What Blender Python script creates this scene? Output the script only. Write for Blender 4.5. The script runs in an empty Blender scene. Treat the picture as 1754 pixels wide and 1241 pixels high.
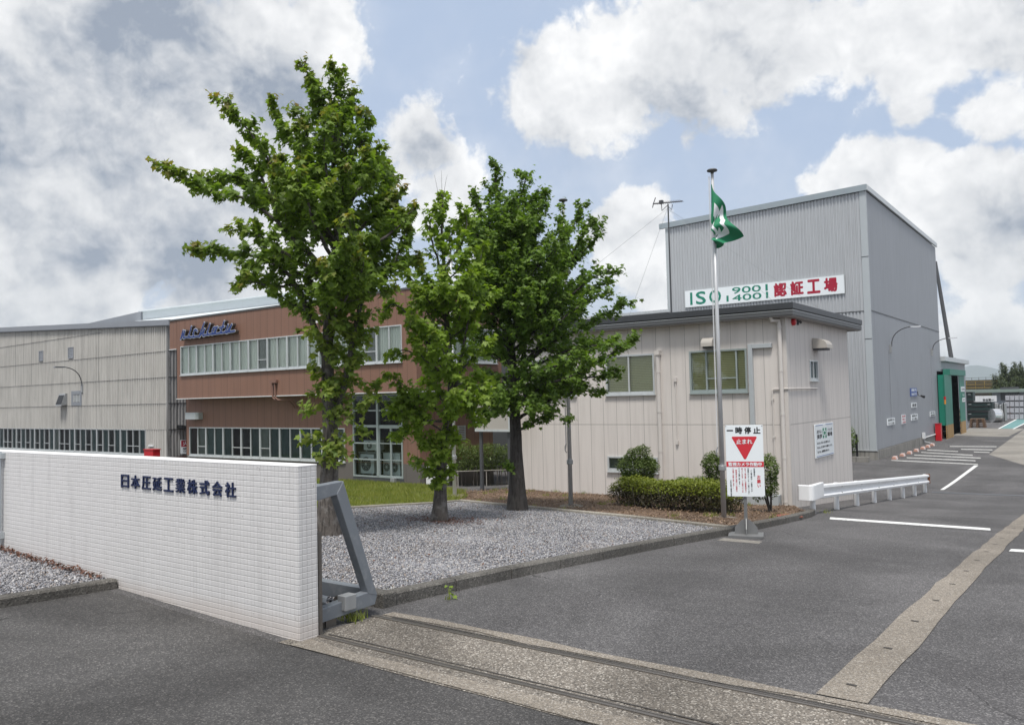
# Factory gate with white tiled wall, office blocks and maples: everything is built here in code.
import bpy, math, random
import numpy as np
from mathutils import Vector, Matrix
R = math.radians
random.seed(7); rng = np.random.default_rng(7)
S = bpy.context.scene
EXPOSURE, SUNE, SKYS = 0.55, 2.7, 0.10
CL_MID, CL_HI, CL_GREY, CL_SKY, CL_HAZE = (5.3, 5.4, 5.55, 1), (7.3, 7.3, 7.3, 1), (2.25, 2.6, 3.2, 1), (3.45, 4.2, 5.5, 1), (4.7, 5.2, 5.8, 1)
CL_AWAY = (6.3, 6.4, 6.6, 1)
COL = S.collection
# ------------------------------------------------------------------ camera
FPX, CX, CY = 1374.48, 877.0, 620.5              # focal length and centre in photo pixels
PIT, ROL, YAW = R(2.50448), R(-1.30224), R(36.35877)
_f = np.array([-math.sin(YAW)*math.cos(PIT), math.cos(YAW)*math.cos(PIT), math.sin(PIT)])
_r0 = np.array([math.cos(YAW), math.sin(YAW), 0.]); _u0 = np.cross(_r0, _f)
_r = math.cos(ROL)*_r0 + math.sin(ROL)*_u0; _u = -math.sin(ROL)*_r0 + math.cos(ROL)*_u0
CAMM = np.array([_r, _u, _f])
cam = bpy.data.cameras.new('camera'); co = bpy.data.objects.new('camera', cam); COL.objects.link(co)
co.matrix_world = Matrix(((_r[0], _u[0], -_f[0], 0), (_r[1], _u[1], -_f[1], 0), (_r[2], _u[2], -_f[2], 0), (0, 0, 0, 1)))
cam.sensor_width = 36; cam.lens = FPX/1754*36; cam.clip_start = .05; cam.clip_end = 20000
S.camera = co
S.render.resolution_x, S.render.resolution_y = 1024, 724
S.cycles.max_bounces = 8; S.cycles.transparent_max_bounces = 12
S.view_settings.view_transform = 'Standard'; S.view_settings.look = 'None'
S.view_settings.exposure = EXPOSURE; S.view_settings.gamma = 1

def ray(x, y): return np.array([(x-CX)/FPX, -(y-CY)/FPX, 1.]) @ CAMM
# ------------------------------------------------------------------ sun and sky
SUN_EL, SUN_AZ = 66, 155           # degrees; azimuth clockwise from +Y (the road direction)
sl = bpy.data.lights.new('sun', 'SUN'); so = bpy.data.objects.new('sun', sl); COL.objects.link(so)
sl.energy = SUNE; sl.angle = R(13); sl.color = (1, .96, .9)
_sd = Vector((math.sin(R(SUN_AZ))*math.cos(R(SUN_EL)), math.cos(R(SUN_AZ))*math.cos(R(SUN_EL)), math.sin(R(SUN_EL))))
so.rotation_euler = _sd.to_track_quat('Z', 'Y').to_euler(); so.location = (0, 0, 60)
W = bpy.data.worlds.new('World'); S.world = W; W.use_nodes = True
nt = W.node_tree; nt.nodes.clear()
def N(t, **k):
    n = nt.nodes.new(t)
    for a, b in k.items(): setattr(n, a, b)
    return n
def put(sock, v):
    if isinstance(v, bpy.types.NodeSocket): nt.links.new(v, sock)
    else: sock.default_value = v
def M2(op, a, b=0., c=None, clamp=False):
    n = N('ShaderNodeMath', operation=op, use_clamp=clamp); put(n.inputs[0], a); put(n.inputs[1], b)
    if c is not None: put(n.inputs[2], c)
    return n.outputs[0]
def VM(op, a, b): 
    n = N('ShaderNodeVectorMath', operation=op); put(n.inputs[0], a); put(n.inputs[1], b); return n
def mixc(f, a, b, mode='MIX'):
    n = N('ShaderNodeMix', data_type='RGBA', blend_type=mode); put(n.inputs[0], f); put(n.inputs[6], a); put(n.inputs[7], b); return n.outputs[2]
def sstep(v, a, b):
    n = N('ShaderNodeMapRange', interpolation_type='SMOOTHSTEP'); put(n.inputs[0], v); n.inputs[1].default_value = a; n.inputs[2].default_value = b; return n.outputs[0]
def noise(vec, sc, det, rough=.55, dist=0.):
    n = N('ShaderNodeTexNoise'); put(n.inputs['Vector'], vec); n.inputs['Scale'].default_value = sc; n.inputs['Detail'].default_value = det
    n.inputs['Roughness'].default_value = rough; n.inputs['Distortion'].default_value = dist; return n
def sky_nodes():
    out = N('ShaderNodeOutputWorld'); bg = N('ShaderNodeBackground'); bg.inputs[1].default_value = SKYS
    sky = N('ShaderNodeTexSky'); sky.sky_type = 'NISHITA'; sky.sun_disc = False
    sky.sun_elevation = R(SUN_EL); sky.sun_rotation = R(SUN_AZ); sky.air_density = 1.; sky.dust_density = 3.0; sky.ozone_density = 1.2
    tc = N('ShaderNodeTexCoord').outputs['Generated']
    d = VM('NORMALIZE', tc, (0, 0, 0)).outputs[0]
    w = noise(d, 5.5, 4, .5); wv = VM('SUBTRACT', w.outputs['Color'], (.5, .5, .5)).outputs[0]
    wv = VM('MULTIPLY', wv, (.11, .11, .09)).outputs[0]
    dd = VM('ADD', d, wv).outputs[0]
    q = VM('ADD', d, VM('MULTIPLY', VM('SUBTRACT', noise(d, 14, 4, .5).outputs['Color'], (.5, .5, .5)).outputs[0], (.035, .035, .025)).outputs[0]).outputs[0]
    nA = noise(q, 6.8, 11, .60).outputs[0]; nS = noise(q, 6.8, 4, .5).outputs[0]; nS2 = noise(VM('ADD', q, (.008, .010, .034)).outputs[0], 6.8, 4, .5).outputs[0]; nC = noise(d, 3.2, 5, .5, .3).outputs[0]
    nB = noise(q, 26, 6, .6).outputs[0]; nB2 = noise(VM('ADD', q, (.002, .003, .008)).outputs[0], 26, 4, .6).outputs[0]
    def field(blobs):
        acc = None
        for (x, y, r, k) in blobs:
            p = ray(x, y); p = p/np.linalg.norm(p); rr = r/FPX
            dist = VM('DISTANCE', dd, tuple(p)).outputs['Value']
            v = M2('MULTIPLY_ADD', dist, -k/rr, k)
            acc = v if acc is None else M2('SMOOTH_MAX', acc, v, .12)
        return M2('MAXIMUM', acc, -.6)
    # where clouds stand (photo pixel of the direction, angular radius, weight)
    cov = field([(60,140,230,1),(250,110,240,1.1),(430,120,190,1),(560,60,110,.6),(600,150,60,.4),(90,330,170,.8),(230,420,190,1),(330,240,110,.9),(420,420,160,.8),
                 (60,540,150,1.0),(340,530,130,.9),(130,360,150,1.0),(180,300,130,.8),(520,470,110,.7),(30,440,110,1.0),(480,330,120,.6),(720,250,110,.55),(760,330,90,.7),(880,470,110,.6),
                 (930,150,120,1),(1040,150,130,1),(1150,110,140,1),(1280,60,150,1),(1420,60,120,.9),(1600,20,150,1),(1730,20,120,.9),(1090,410,85,1.1),(1120,470,80,.9),
                 (1490,305,85,1.35),(1575,325,95,1.35),(1665,335,105,1.35),(1750,345,115,1.3),(1425,335,45,1),(1700,420,110,.8),(1580,185,55,.7),(1700,180,70,.7),
                 (1700,570,75,.9),(1640,600,70,.7),(820,60,60,.4)])
    gry = field([(270,110,220,1.1),(120,230,200,1.1),(440,190,160,1.0),(60,120,130,.7),(170,440,120,.9),(300,470,150,.9),(160,460,140,.9),(60,330,120,.6),(380,330,100,.5),(720,255,100,.7),(1180,190,130,.7),(1280,110,140,.5),
                 (1690,400,110,1),(1600,60,140,.4),(930,230,100,.4),(1720,590,60,.4)])
    away = M2('MULTIPLY_ADD', sstep(nC, .40, .60), .75, .25)          # the rest of the dome
    fwd = VM('DOT_PRODUCT', d, tuple(_f)).outputs['Value']
    inview = sstep(fwd, .70, .80)
    cv = M2('ADD', cov, M2('MULTIPLY', M2('SUBTRACT', nA, .5), 2.1)); cv = M2('ADD', cv, M2('MULTIPLY', M2('SUBTRACT', nB, .5), .80))
    mask = sstep(cv, .06, .32)
    wisp = M2('MULTIPLY', sstep(M2('ADD', M2('MULTIPLY', nA, .6), M2('MULTIPLY', nC, .5)), .47, .78), .38)
    mask = M2('MAXIMUM', mask, wisp)
    mask = M2('ADD', M2('MULTIPLY', mask, inview), M2('MULTIPLY', away, M2('SUBTRACT', 1., inview)))
    # tops catch the light, undersides and thick parts go grey
    rel = M2('ADD', M2('MULTIPLY', M2('SUBTRACT', nS, nS2), 2.3), M2('MULTIPLY', M2('SUBTRACT', nB, nB2), .8))
    g = M2('ADD', gry, M2('MULTIPLY', M2('SUBTRACT', nS, .5), 1.2)); g = sstep(g, -.1, .8)
    b = M2('ADD', M2('MULTIPLY_ADD', g, -.62, .80), M2('ADD', rel, M2('MULTIPLY', M2('SUBTRACT', nA, .5), .45)), clamp=True)
    ra = N('ShaderNodeValToRGB'); put(ra.inputs[0], b); e = ra.color_ramp.elements; sc = [CL_GREY, CL_MID, CL_HI]
    e[0].position, e[1].position = .02, 1.; e[0].color = (*[c/10 for c in CL_GREY[:3]], 1); e[1].color = (*[c/10 for c in CL_HI[:3]], 1); k = e.new(.50); k.color = (*[c/10 for c in CL_MID[:3]], 1)
    cc = VM('MULTIPLY', ra.outputs[0], (10, 10, 10)).outputs[0]
    cc = mixc(inview, CL_AWAY, cc)
    sk = mixc(.88, sky.outputs[0], CL_SKY)
    up = N('ShaderNodeSeparateXYZ'); put(up.inputs[0], d)
    hz = sstep(up.outputs[2], .30, .02)
    sk = mixc(M2('MULTIPLY', hz, .55), sk, CL_HAZE)
    fin = mixc(M2('MULTIPLY', mask, .97), sk, cc)
    put(bg.inputs[0], fin); nt.links.new(bg.outputs[0], out.inputs[0])
sky_nodes()
W.cycles.sampling_method = 'AUTOMATIC'

# ------------------------------------------------------------------ ground height along the road
_py = np.array([-40,-5,0,4.5,9,13.5,20.2,28,33.5,37,41,200.]); _pz = np.array([-1.2,-1.75,-1.88,-2.04,-2.26,-2.52,-2.98,-3.57,-3.99,-4.12,-4.15,-4.15])
_h = np.diff(_py); _d = np.diff(_pz)/_h; _m = np.zeros(len(_py))
for i in range(1, len(_py)-1):
    if _d[i-1]*_d[i] > 0:
        a, b = 2*_h[i]+_h[i-1], _h[i]+2*_h[i-1]; _m[i] = (a+b)/(a/_d[i-1]+b/_d[i])
_m[0] = _d[0]
def prof(t):
    t = np.clip(np.asarray(t, float), _py[0], _py[-1]); i = np.clip(np.searchsorted(_py, t)-1, 0, len(_py)-2); s = (t-_py[i])/_h[i]
    return (2*s**3-3*s**2+1)*_pz[i] + (s**3-2*s**2+s)*_h[i]*_m[i] + (-2*s**3+3*s**2)*_pz[i+1] + (s**3-s**2)*_h[i]*_m[i+1]
def P(y, x=0.): return float(prof(y)) + .030*min(max(-5.7-x, 0), 7)*min(max((4.68-y)/.18, 0), 1)
def gp(x, y, off=0.):
    z = -2.5; r = ray(x, y)
    for _ in range(60):
        p = r*(z/r[2]); z = .5*z + .5*(P(p[1], p[0])+off)
    return p
class Fac:            # an upright plane: origin, direction along it, outward normal
    def __init__(s, o, u, n): s.o, s.u, s.n = np.array(o, float), np.array(u, float), np.array(n, float)
    def pt(s, u, z, n=0.): p = s.o + s.u*u + s.n*n; return np.array([p[0], p[1], p[2]+z])
    def px(s, x, y, n=0.):
        r = ray(x, y); p = r*(((s.o+s.n*n)@s.n)/(r@s.n)); return float((p-s.o)@s.u), float(p[2]-s.o[2])
def FY(d): return Fac((0, d, 0), (1, 0, 0), (0, -1, 0))
def FX(d): return Fac((d, 0, 0), (0, 1, 0), (1, 0, 0))

# ------------------------------------------------------------------ materials
def mk(name, col, rough=.7, metal=0., var=.12, vs=1.3, fine=None, bump=None, joints=(), streak=0., dirt=None, spec=.4, island=0., ss=(7, 7, .35)):
    """procedural paint / stone / metal: base colour, cloudy variation, fine grain, joints ((axis, period, width, dark, offset)), rain streaks"""
    global nt
    m = bpy.data.materials.new(name); m.use_nodes = True; nt = m.node_tree; b = nt.nodes['Principled BSDF']
    b.inputs['Roughness'].default_value = rough; b.inputs['Metallic'].default_value = metal; b.inputs['Specular IOR Level'].default_value = spec
    pos = N('ShaderNodeNewGeometry').outputs['Position']
    c = (*col, 1)
    n1 = noise(pos, vs, 5).outputs[0]
    f = M2('MULTIPLY_ADD', n1, 2*var, 1-var)
    if fine:
        n2 = noise(pos, fine[0], 3, .6).outputs[0]; f = M2('MULTIPLY', f, M2('MULTIPLY_ADD', n2, 2*fine[1], 1-fine[1]))
    if streak:
        n3 = noise(VM('MULTIPLY', pos, ss).outputs[0], 1, 5, .6).outputs[0]
        f = M2('MULTIPLY', f, M2('MULTIPLY_ADD', sstep(n3, .42, .72), -streak, 1))
    if island:
        f = M2('MULTIPLY', f, M2('MULTIPLY_ADD', N('ShaderNodeNewGeometry').outputs['Random Per Island'], 2*island, 1-island))
    hgt = None
    if joints:
        sx = N('ShaderNodeSeparateXYZ'); put(sx.inputs[0], pos)
        ax = {'u': M2('ADD', sx.outputs[0], sx.outputs[1]), 'z': sx.outputs[2], 'x': sx.outputs[0], 'y': sx.outputs[1]}
        for (a, per, wd, dark, off) in joints:
            fr = M2('FRACT', M2('MULTIPLY', M2('ADD', ax[a], off+1000*per), 1/per))
            ln = M2('MULTIPLY', M2('LESS_THAN', fr, wd/per), 1.)
            f = M2('MULTIPLY', f, M2('MULTIPLY_ADD', ln, -dark, 1))
            hgt = ln if hgt is None else M2('MAXIMUM', hgt, ln)
    colr = mixc(1., c, N('ShaderNodeCombineColor').outputs[0], 'MULTIPLY')
    cc = [n for n in nt.nodes if n.type == 'COMBINE_COLOR'][-1]
    for k in range(3): put(cc.inputs[k], f)
    if dirt:
        dn = noise(pos, dirt[1], 6, .6).outputs[0]; colr = mixc(M2('MULTIPLY', sstep(dn, .5, .7), dirt[2]), colr, (*dirt[0], 1))
    nt.links.new(colr, b.inputs['Base Color'])
    if bump or hgt is not None:
        bn = N('ShaderNodeBump'); bn.inputs['Distance'].default_value = .01
        h = noise(pos, bump[0], 4, .6).outputs[0] if bump else 0.
        bn.inputs['Strength'].default_value = bump[1] if bump else .5
        if hgt is not None: h = M2('SUBTRACT', h, M2('MULTIPLY', hgt, 1.2))
        put(bn.inputs['Height'], h); nt.links.new(bn.outputs[0], b.inputs['Normal'])
    return m
def leafmat(name, c0, c1, c2, trans=.35, tipz=None):
    global nt
    m = bpy.data.materials.new(name); m.use_nodes = True; nt = m.node_tree; nt.nodes.clear()
    out = N('ShaderNodeOutputMaterial'); d = N('ShaderNodeBsdfPrincipled'); t = N('ShaderNodeBsdfTranslucent'); mx = N('ShaderNodeMixShader')
    g = N('ShaderNodeNewGeometry'); rp = g.outputs['Random Per Island']
    ra = N('ShaderNodeValToRGB'); put(ra.inputs[0], rp); e = ra.color_ramp.elements
    e[0].color = (*c0, 1); e[1].color = (*c2, 1); k = e.new(.5); k.color = (*c1, 1)
    n1 = noise(g.outputs['Position'], 1.6, 3).outputs[0]
    col = mixc(M2('MULTIPLY', sstep(n1, .35, .7), .45), ra.outputs[0], (*[a*1.35 for a in c2], 1))
    if tipz:
        at = N('ShaderNodeAttribute'); at.attribute_name = 'tip'
        col = mixc(M2('MULTIPLY', at.outputs['Fac'], .7), col, (*tipz, 1))
    put(d.inputs['Base Color'], col); d.inputs['Roughness'].default_value = .5; d.inputs['Specular IOR Level'].default_value = .35
    put(t.inputs[0], mixc(1., col, (1.25, 1.35, .5, 1), 'MULTIPLY'))
    mx.inputs[0].default_value = trans; nt.links.new(d.outputs[0], mx.inputs[1]); nt.links.new(t.outputs[0], mx.inputs[2]); nt.links.new(mx.outputs[0], out.inputs[0])
    return m
def glassmat(name, tint=(.8, .9, .88), refl=.10, rough=.02):
    global nt
    m = bpy.data.materials.new(name); m.use_nodes = True; nt = m.node_tree; nt.nodes.clear()
    out = N('ShaderNodeOutputMaterial'); t = N('ShaderNodeBsdfTransparent'); t.inputs[0].default_value = (*tint, 1)
    gl = N('ShaderNodeBsdfGlossy'); gl.inputs['Roughness'].default_value = rough; gl.inputs[0].default_value = (.9, .95, 1, 1)
    lw = N('ShaderNodeLayerWeight'); lw.inputs[0].default_value = .25; mx = N('ShaderNodeMixShader')
    put(mx.inputs[0], M2('MULTIPLY_ADD', lw.outputs['Fresnel'], .9, refl, clamp=True)); nt.links.new(t.outputs[0], mx.inputs[1]); nt.links.new(gl.outputs[0], mx.inputs[2]); nt.links.new(mx.outputs[0], out.inputs[0])
    return m
def groundmat(name, base, light, dark, scale, amt=.5, patch=.25, cracks=0., bump=.4, lanes=0.):
    """asphalt or exposed-aggregate concrete: coloured chips in a binder, worn patches, hairline cracks, faint wheel lanes along Y"""
    global nt
    m = bpy.data.materials.new(name); m.use_nodes = True; nt = m.node_tree; b = nt.nodes['Principled BSDF']; b.inputs['Roughness'].default_value = .88; b.inputs['Specular IOR Level'].default_value = .25
    pos = N('ShaderNodeNewGeometry').outputs['Position']
    v = N('ShaderNodeTexVoronoi'); put(v.inputs['Vector'], pos); v.inputs['Scale'].default_value = scale
    hs = N('ShaderNodeSeparateColor'); put(hs.inputs[0], v.outputs['Color'])
    a = mixc(M2('MULTIPLY', sstep(hs.outputs[0], .70, .95), amt), (*base, 1), (*light, 1))
    a = mixc(M2('MULTIPLY', sstep(hs.outputs[1], .65, .9), amt), a, (*dark, 1))
    fn = noise(pos, scale*.8, 4, .7).outputs[0]
    n1 = noise(pos, .35, 6, .6, .5).outputs[0]; n2 = noise(pos, 2.2, 4, .6).outputs[0]
    f = M2('MULTIPLY', M2('MULTIPLY_ADD', sstep(n1, .3, .7), 2*patch, 1-patch), M2('MULTIPLY_ADD', n2, patch, 1-patch*.5))
    f = M2('MULTIPLY', f, M2('MULTIPLY_ADD', fn, 1.1, .45))
    n5 = noise(pos, 24, 3, .75).outputs[0]; f = M2('MULTIPLY', f, M2('MULTIPLY_ADD', sstep(n5, .3, .7), .22, .89))
    sx = N('ShaderNodeSeparateXYZ'); put(sx.inputs[0], pos)
    if lanes:
        w = M2('SINE', M2('MULTIPLY', M2('ADD', sx.outputs[0], M2('MULTIPLY', n1, 1.2)), 3.6)); f = M2('MULTIPLY', f, M2('MULTIPLY_ADD', w, lanes, 1))
    cc = N('ShaderNodeCombineColor')
    for k in range(3): put(cc.inputs[k], f)
    a = mixc(1., a, cc.outputs[0], 'MULTIPLY')
    if cracks:
        wv = VM('ADD', pos, VM('MULTIPLY', noise(pos, 1.2, 5).outputs['Color'], (.9, .9, .9)).outputs[0]).outputs[0]
        vc = N('ShaderNodeTexVoronoi', feature='DISTANCE_TO_EDGE'); put(vc.inputs['Vector'], wv); vc.inputs['Scale'].default_value = .16
        ck = M2('MULTIPLY', M2('LESS_THAN', vc.outputs['Distance'], .0016), sstep(n1, .42, .6)); a = mixc(M2('MULTIPLY', ck, cracks), a, (*[c*.35 for c in base], 1))
    nt.links.new(a, b.inputs['Base Color'])
    bn = N('ShaderNodeBump'); bn.inputs['Strength'].default_value = bump; bn.inputs['Distance'].default_value = .006
    put(bn.inputs['Height'], M2('ADD', v.outputs['Distance'], fn)); nt.links.new(bn.outputs[0], b.inputs['Normal'])
    return m
def tilemat(name):
    global nt
    m = bpy.data.materials.new(name); m.use_nodes = True; nt = m.node_tree; b = nt.nodes['Principled BSDF']
    pos = N('ShaderNodeNewGeometry').outputs['Position']; sx = N('ShaderNodeSeparateXYZ'); put(sx.inputs[0], pos)
    u = M2('ADD', sx.outputs[0], sx.outputs[1]); per = .0508
    def cell(v, off): 
        s = M2('MULTIPLY', M2('ADD', v, off+per*400), 1/per); return s, M2('FRACT', s)
    su, fu = cell(u, .028); sz, fz = cell(sx.outputs[2], .042)
    n0 = noise(pos, 60, 2).outputs[0]
    lu = M2('LESS_THAN', M2('ABSOLUTE', M2('SUBTRACT', fu, .5)), .466); lz = M2('LESS_THAN', M2('ABSOLUTE', M2('SUBTRACT', fz, .5)), .450)
    tile = M2('MULTIPLY', lu, lz)
    wn = N('ShaderNodeTexWhiteNoise', noise_dimensions='2D'); cv = N('ShaderNodeCombineXYZ'); put(cv.inputs[0], M2('FLOOR', su)); put(cv.inputs[1], M2('FLOOR', sz)); put(wn.inputs['Vector'], cv.outputs[0])
    big = noise(pos, .9, 4).outputs[0]
    st = noise(VM('MULTIPLY', pos, (6, 6, .4)).outputs[0], 1, 5, .6).outputs[0]
    f = M2('MULTIPLY', M2('MULTIPLY_ADD', wn.outputs[0], .05, .955), M2('MULTIPLY_ADD', big, .12, .93))
    f = M2('MULTIPLY', f, M2('MULTIPLY_ADD', sstep(st, .5, .78), -.12, 1))
    cc = N('ShaderNodeCombineColor')
    for k in range(3): put(cc.inputs[k], f)
    c = mixc(tile, mixc(lz, (.57, .56, .545, 1), (.42, .41, .395, 1)), (.665, .652, .645, 1))
    c = mixc(1., c, cc.outputs[0], 'MULTIPLY')
    # a warm splash stain along the foot of the wall
    ft = M2('ADD', M2('ADD', sx.outputs[2], 2.0), M2('MULTIPLY', noise(pos, 2.5, 5).outputs[0], -.12))
    c = mixc(M2('MULTIPLY', sstep(ft, .16, -.04), .42), c, (.50, .42, .36, 1))
    chip = M2('LESS_THAN', noise(pos, 30, 2, .5).outputs[0], .255); c = mixc(M2('MULTIPLY', chip, .7), c, (.3, .28, .27, 1))
    nt.links.new(c, b.inputs['Base Color']); b.inputs['Roughness'].default_value = .35; b.inputs['Specular IOR Level'].default_value = .4
    hu = sstep(M2('ABSOLUTE', M2('SUBTRACT', fu, .5)), .495, .46); hz = sstep(M2('ABSOLUTE', M2('SUBTRACT', fz, .5)), .50, .38)
    bn = N('ShaderNodeBump'); bn.inputs['Strength'].default_value = .7; bn.inputs['Distance'].default_value = .0035
    put(bn.inputs['Height'], M2('MULTIPLY', hu, hz)); nt.links.new(bn.outputs[0], b.inputs['Normal'])
    return m
def gravelmat(name, island=True):
    global nt
    m = bpy.data.materials.new(name); m.use_nodes = True; nt = m.node_tree; b = nt.nodes['Principled BSDF']; b.inputs['Roughness'].default_value = .85; b.inputs['Specular IOR Level'].default_value = .25
    g = N('ShaderNodeNewGeometry')
    if island: rv = g.outputs['Random Per Island']
    else:
        v = N('ShaderNodeTexVoronoi'); put(v.inputs['Vector'], g.outputs['Position']); v.inputs['Scale'].default_value = 26
        s = N('ShaderNodeSeparateColor'); put(s.inputs[0], v.outputs['Color']); rv = s.outputs[0]
    ra = N('ShaderNodeValToRGB'); put(ra.inputs[0], rv); e = ra.color_ramp.elements
    e[0].color = (.10, .10, .11, 1); e[1].color = (.60, .595, .59, 1)
    for p, c in ((.2, (.17, .17, .185)), (.55, (.29, .29, .31)), (.8, (.40, .395, .40)), (.93, (.26, .21, .175))): k = e.new(p); k.color = (*c, 1)
    n1 = noise(g.outputs['Position'], 45, 3).outputs[0]
    c = mixc(M2('MULTIPLY', sstep(n1, .4, .7), .35), ra.outputs[0], (.36, .36, .37, 1))
    n2 = noise(g.outputs['Position'], .8, 5, .6).outputs[0]; c = mixc(M2('MULTIPLY', sstep(n2, .56, .72), .22), c, (.20, .15, .11, 1))
    nt.links.new(c, b.inputs['Base Color']); return m
MAT = {}
def build_mats():
    A = MAT
    A['asphalt'] = groundmat('asphalt', (.088, .085, .086), (.25, .24, .235), (.040, .039, .040), 95, .6, .24, .8, .6, .05)
    A['street'] = groundmat('street_asphalt', (.064, .062, .061), (.20, .19, .18), (.030, .029, .029), 95, .5, .34, .9, .7, .0)
    A['yard_asphalt'] = groundmat('yard_asphalt', (.10, .098, .097), (.2, .2, .19), (.04, .04, .04), 60, .5, .22, .5, .4)
    A['conc_pale'] = groundmat('yard_concrete', (.23, .215, .19), (.34, .32, .3), (.14, .13, .12), 50, .5, .18, .5, .3)
    A['aggregate'] = groundmat('exposed_aggregate', (.165, .146, .124), (.42, .39, .345), (.07, .064, .058), 85, .85, .3, .3, .9)
    A['aggpale'] = groundmat('pale_aggregate', (.225, .197, .163), (.42, .39, .35), (.11, .10, .09), 100, .7, .18, .2, .8)
    A['kerb'] = groundmat('kerb_concrete', (.115, .108, .098), (.22, .21, .19), (.045, .043, .04), 70, .6, .35, 0, .9)
    A['kerbpale'] = groundmat('edging_concrete', (.27, .25, .215), (.36, .34, .3), (.12, .11, .1), 70, .5, .25, 0, .6)
    A['plinth'] = mk('plinth_concrete', (.25, .24, .22), .85, var=.3, vs=.9, fine=(30, .2), bump=(40, .3), streak=.45)
    A['soil'] = groundmat('soil', (.115, .075, .052), (.26, .19, .13), (.04, .028, .02), 40, .8, .3, 0, 1)
    A['gravelbase'] = gravelmat('gravel_base', False); A['gravel'] = gravelmat('gravel_stone')
    A['grassbase'] = groundmat('turf', (.085, .095, .025), (.17, .16, .05), (.04, .045, .012), 30, .6, .3, 0, 1)
    A['tile'] = tilemat('white_mosaic_tile')
    A['coping'] = mk('coping_white', (.82, .81, .80), .5, var=.06, vs=4, fine=(40, .05))
    A['navy'] = mk('navy_paint', (.005, .014, .062), .5, var=.08)
    A['blue'] = mk('blue_enamel', (.010, .033, .17), .3, var=.08); A['silver'] = mk('silver_edge', (.62, .63, .66), .35, .6, var=.05); A['darkbrown'] = mk('letter_side', (.06, .045, .038), .6)
    A['brown'] = mk('brown_siding', (.222, .121, .086), .6, var=.06, vs=.6, fine=(60, .10), bump=(90, .25), joints=(('u', .455, .016, .55, .1),), streak=.10)
    A['brownplain'] = mk('brown_metal', (.20, .11, .085), .55, var=.06)
    A['greyplinth'] = mk('grey_tile_plinth', (.125, .112, .104), .7, var=.12, fine=(50, .1), joints=(('u', .9, .014, .6, .2),))
    A['darkgrey'] = mk('dark_grey_paint', (.07, .072, .078), .5, var=.1); A['black'] = mk('black_metal', (.015, .015, .016), .45)
    A['beige'] = mk('beige_siding', (.62, .58, .548), .75, var=.05, vs=.5, fine=(80, .07), bump=(120, .2), joints=(('u', .455, .014, .48, .02), ('z', 20., .03, .3, .90)), streak=.12)
    A['beigeplain'] = mk('beige_paint', (.56, .53, .50), .55, var=.06); A['hood'] = mk('hood_paint', (.40, .375, .34), .5, var=.1)
    A['rooftrim'] = mk('roof_trim', (.058, .062, .068), .45, .2, var=.08, streak=.1); A['rooflow'] = mk('roof_trim_lower', (.10, .104, .108), .48, .2, var=.08); A['soffit'] = mk('soffit_board', (.30, .28, .27), .8)
    A['rib'] = mk('ribbed_sheet', (.44, .455, .47), .42, .15, var=.06, vs=.3, streak=.10)
    A['flatgrey'] = mk('grey_panel', (.285, .30, .325), .5, .05, var=.07, vs=.3, joints=(('u', .60, .012, .10, 0),), streak=.14)
    A['trimgrey'] = mk('grey_trim', (.42, .45, .465), .45, .1, var=.05); A['trimblue'] = mk('blue_grey_flashing', (.30, .345, .37), .42, .2, var=.06)
    A['slate'] = mk('cement_sheet', (.50, .485, .455), .85, var=.16, vs=.5, fine=(25, .12), streak=.26, bump=(50, .2))
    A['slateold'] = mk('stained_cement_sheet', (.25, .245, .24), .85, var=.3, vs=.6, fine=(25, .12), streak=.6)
    A['steelroof'] = mk('white_steel_roof', (.66, .70, .715), .4, .1, var=.06, vs=.4, joints=(('u', 1.8, .03, .08, 0),)); A['roofdark'] = mk('roof_side', (.20, .22, .24), .6, var=.1)
    A['alum'] = mk('aluminium', (.56, .585, .59), .38, .35, var=.05, streak=.1); A['alumgreen'] = mk('aged_aluminium', (.34, .39, .385), .4, .3, var=.05)
    A['darkfascia'] = mk('shed_fascia', (.27, .285, .31), .5, .2, var=.08)
    A['curtain'] = mk('pale_curtain', (.80, .82, .76), .9, var=.10, vs=.8, joints=(('u', .13, .035, .14, 0), ('u', .071, .02, .08, 0)))  # curtain: thin dark stripes paint the shade of the folds into the cloth
    A['blind'] = mk('venetian_blind', (.60, .57, .33), .6, var=.08, joints=(('z', .05, .014, .42, 0),)); A['netting'] = mk('insect_screen', (.20, .205, .19), .9, var=.06)
    A['interior'] = mk('dim_interior', (.035, .037, .038), .9, var=.4, vs=.8); A['darkblind'] = mk('dark_glass_film', (.055, .085, .085), .6, var=.3, vs=.6); A['greenfilm'] = mk('grey_green_film', (.085, .125, .125), .5, var=.25, vs=.5)  # interior: dark base colour stands for the shade of unlit rooms
    A['pane'] = glassmat('window_glass', (.93, .97, .94), .04); A['paneD'] = glassmat('dark_glass', (.74, .82, .81), .03)
    A['white'] = mk('white_paint', (.78, .79, .80), .4, var=.05, vs=3, streak=.06); A['whiteold'] = mk('worn_white_paint', (.66, .67, .68), .5, var=.12, vs=3, streak=.15)
    A['line'] = mk('road_line_paint', (.72, .72, .70), .7, var=.1, vs=8, dirt=((.10, .10, .10), 14, .75)); A['linew'] = mk('worn_road_line', (.48, .48, .46), .75, var=.2, vs=5, dirt=((.10, .10, .10), 6, .9))
    A['teal'] = mk('teal_walkway_paint', (.115, .24, .235), .7, var=.15, vs=.8)
    A['sign'] = mk('sign_white', (.76, .80, .82), .35, var=.03); A['signred'] = mk('sign_red', (.56, .030, .045), .4, var=.05); A['deepred'] = mk('deep_red', (.34, .010, .028), .4); A['groove'] = mk('dark_groove', (.055, .050, .045), .9, var=.3, vs=5)  # groove: even dark grey-brown shared by rail grooves, joints and drain slots
    A['void'] = mk('unlit_doorway', (.004, .004, .005), 1., spec=0.)
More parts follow.
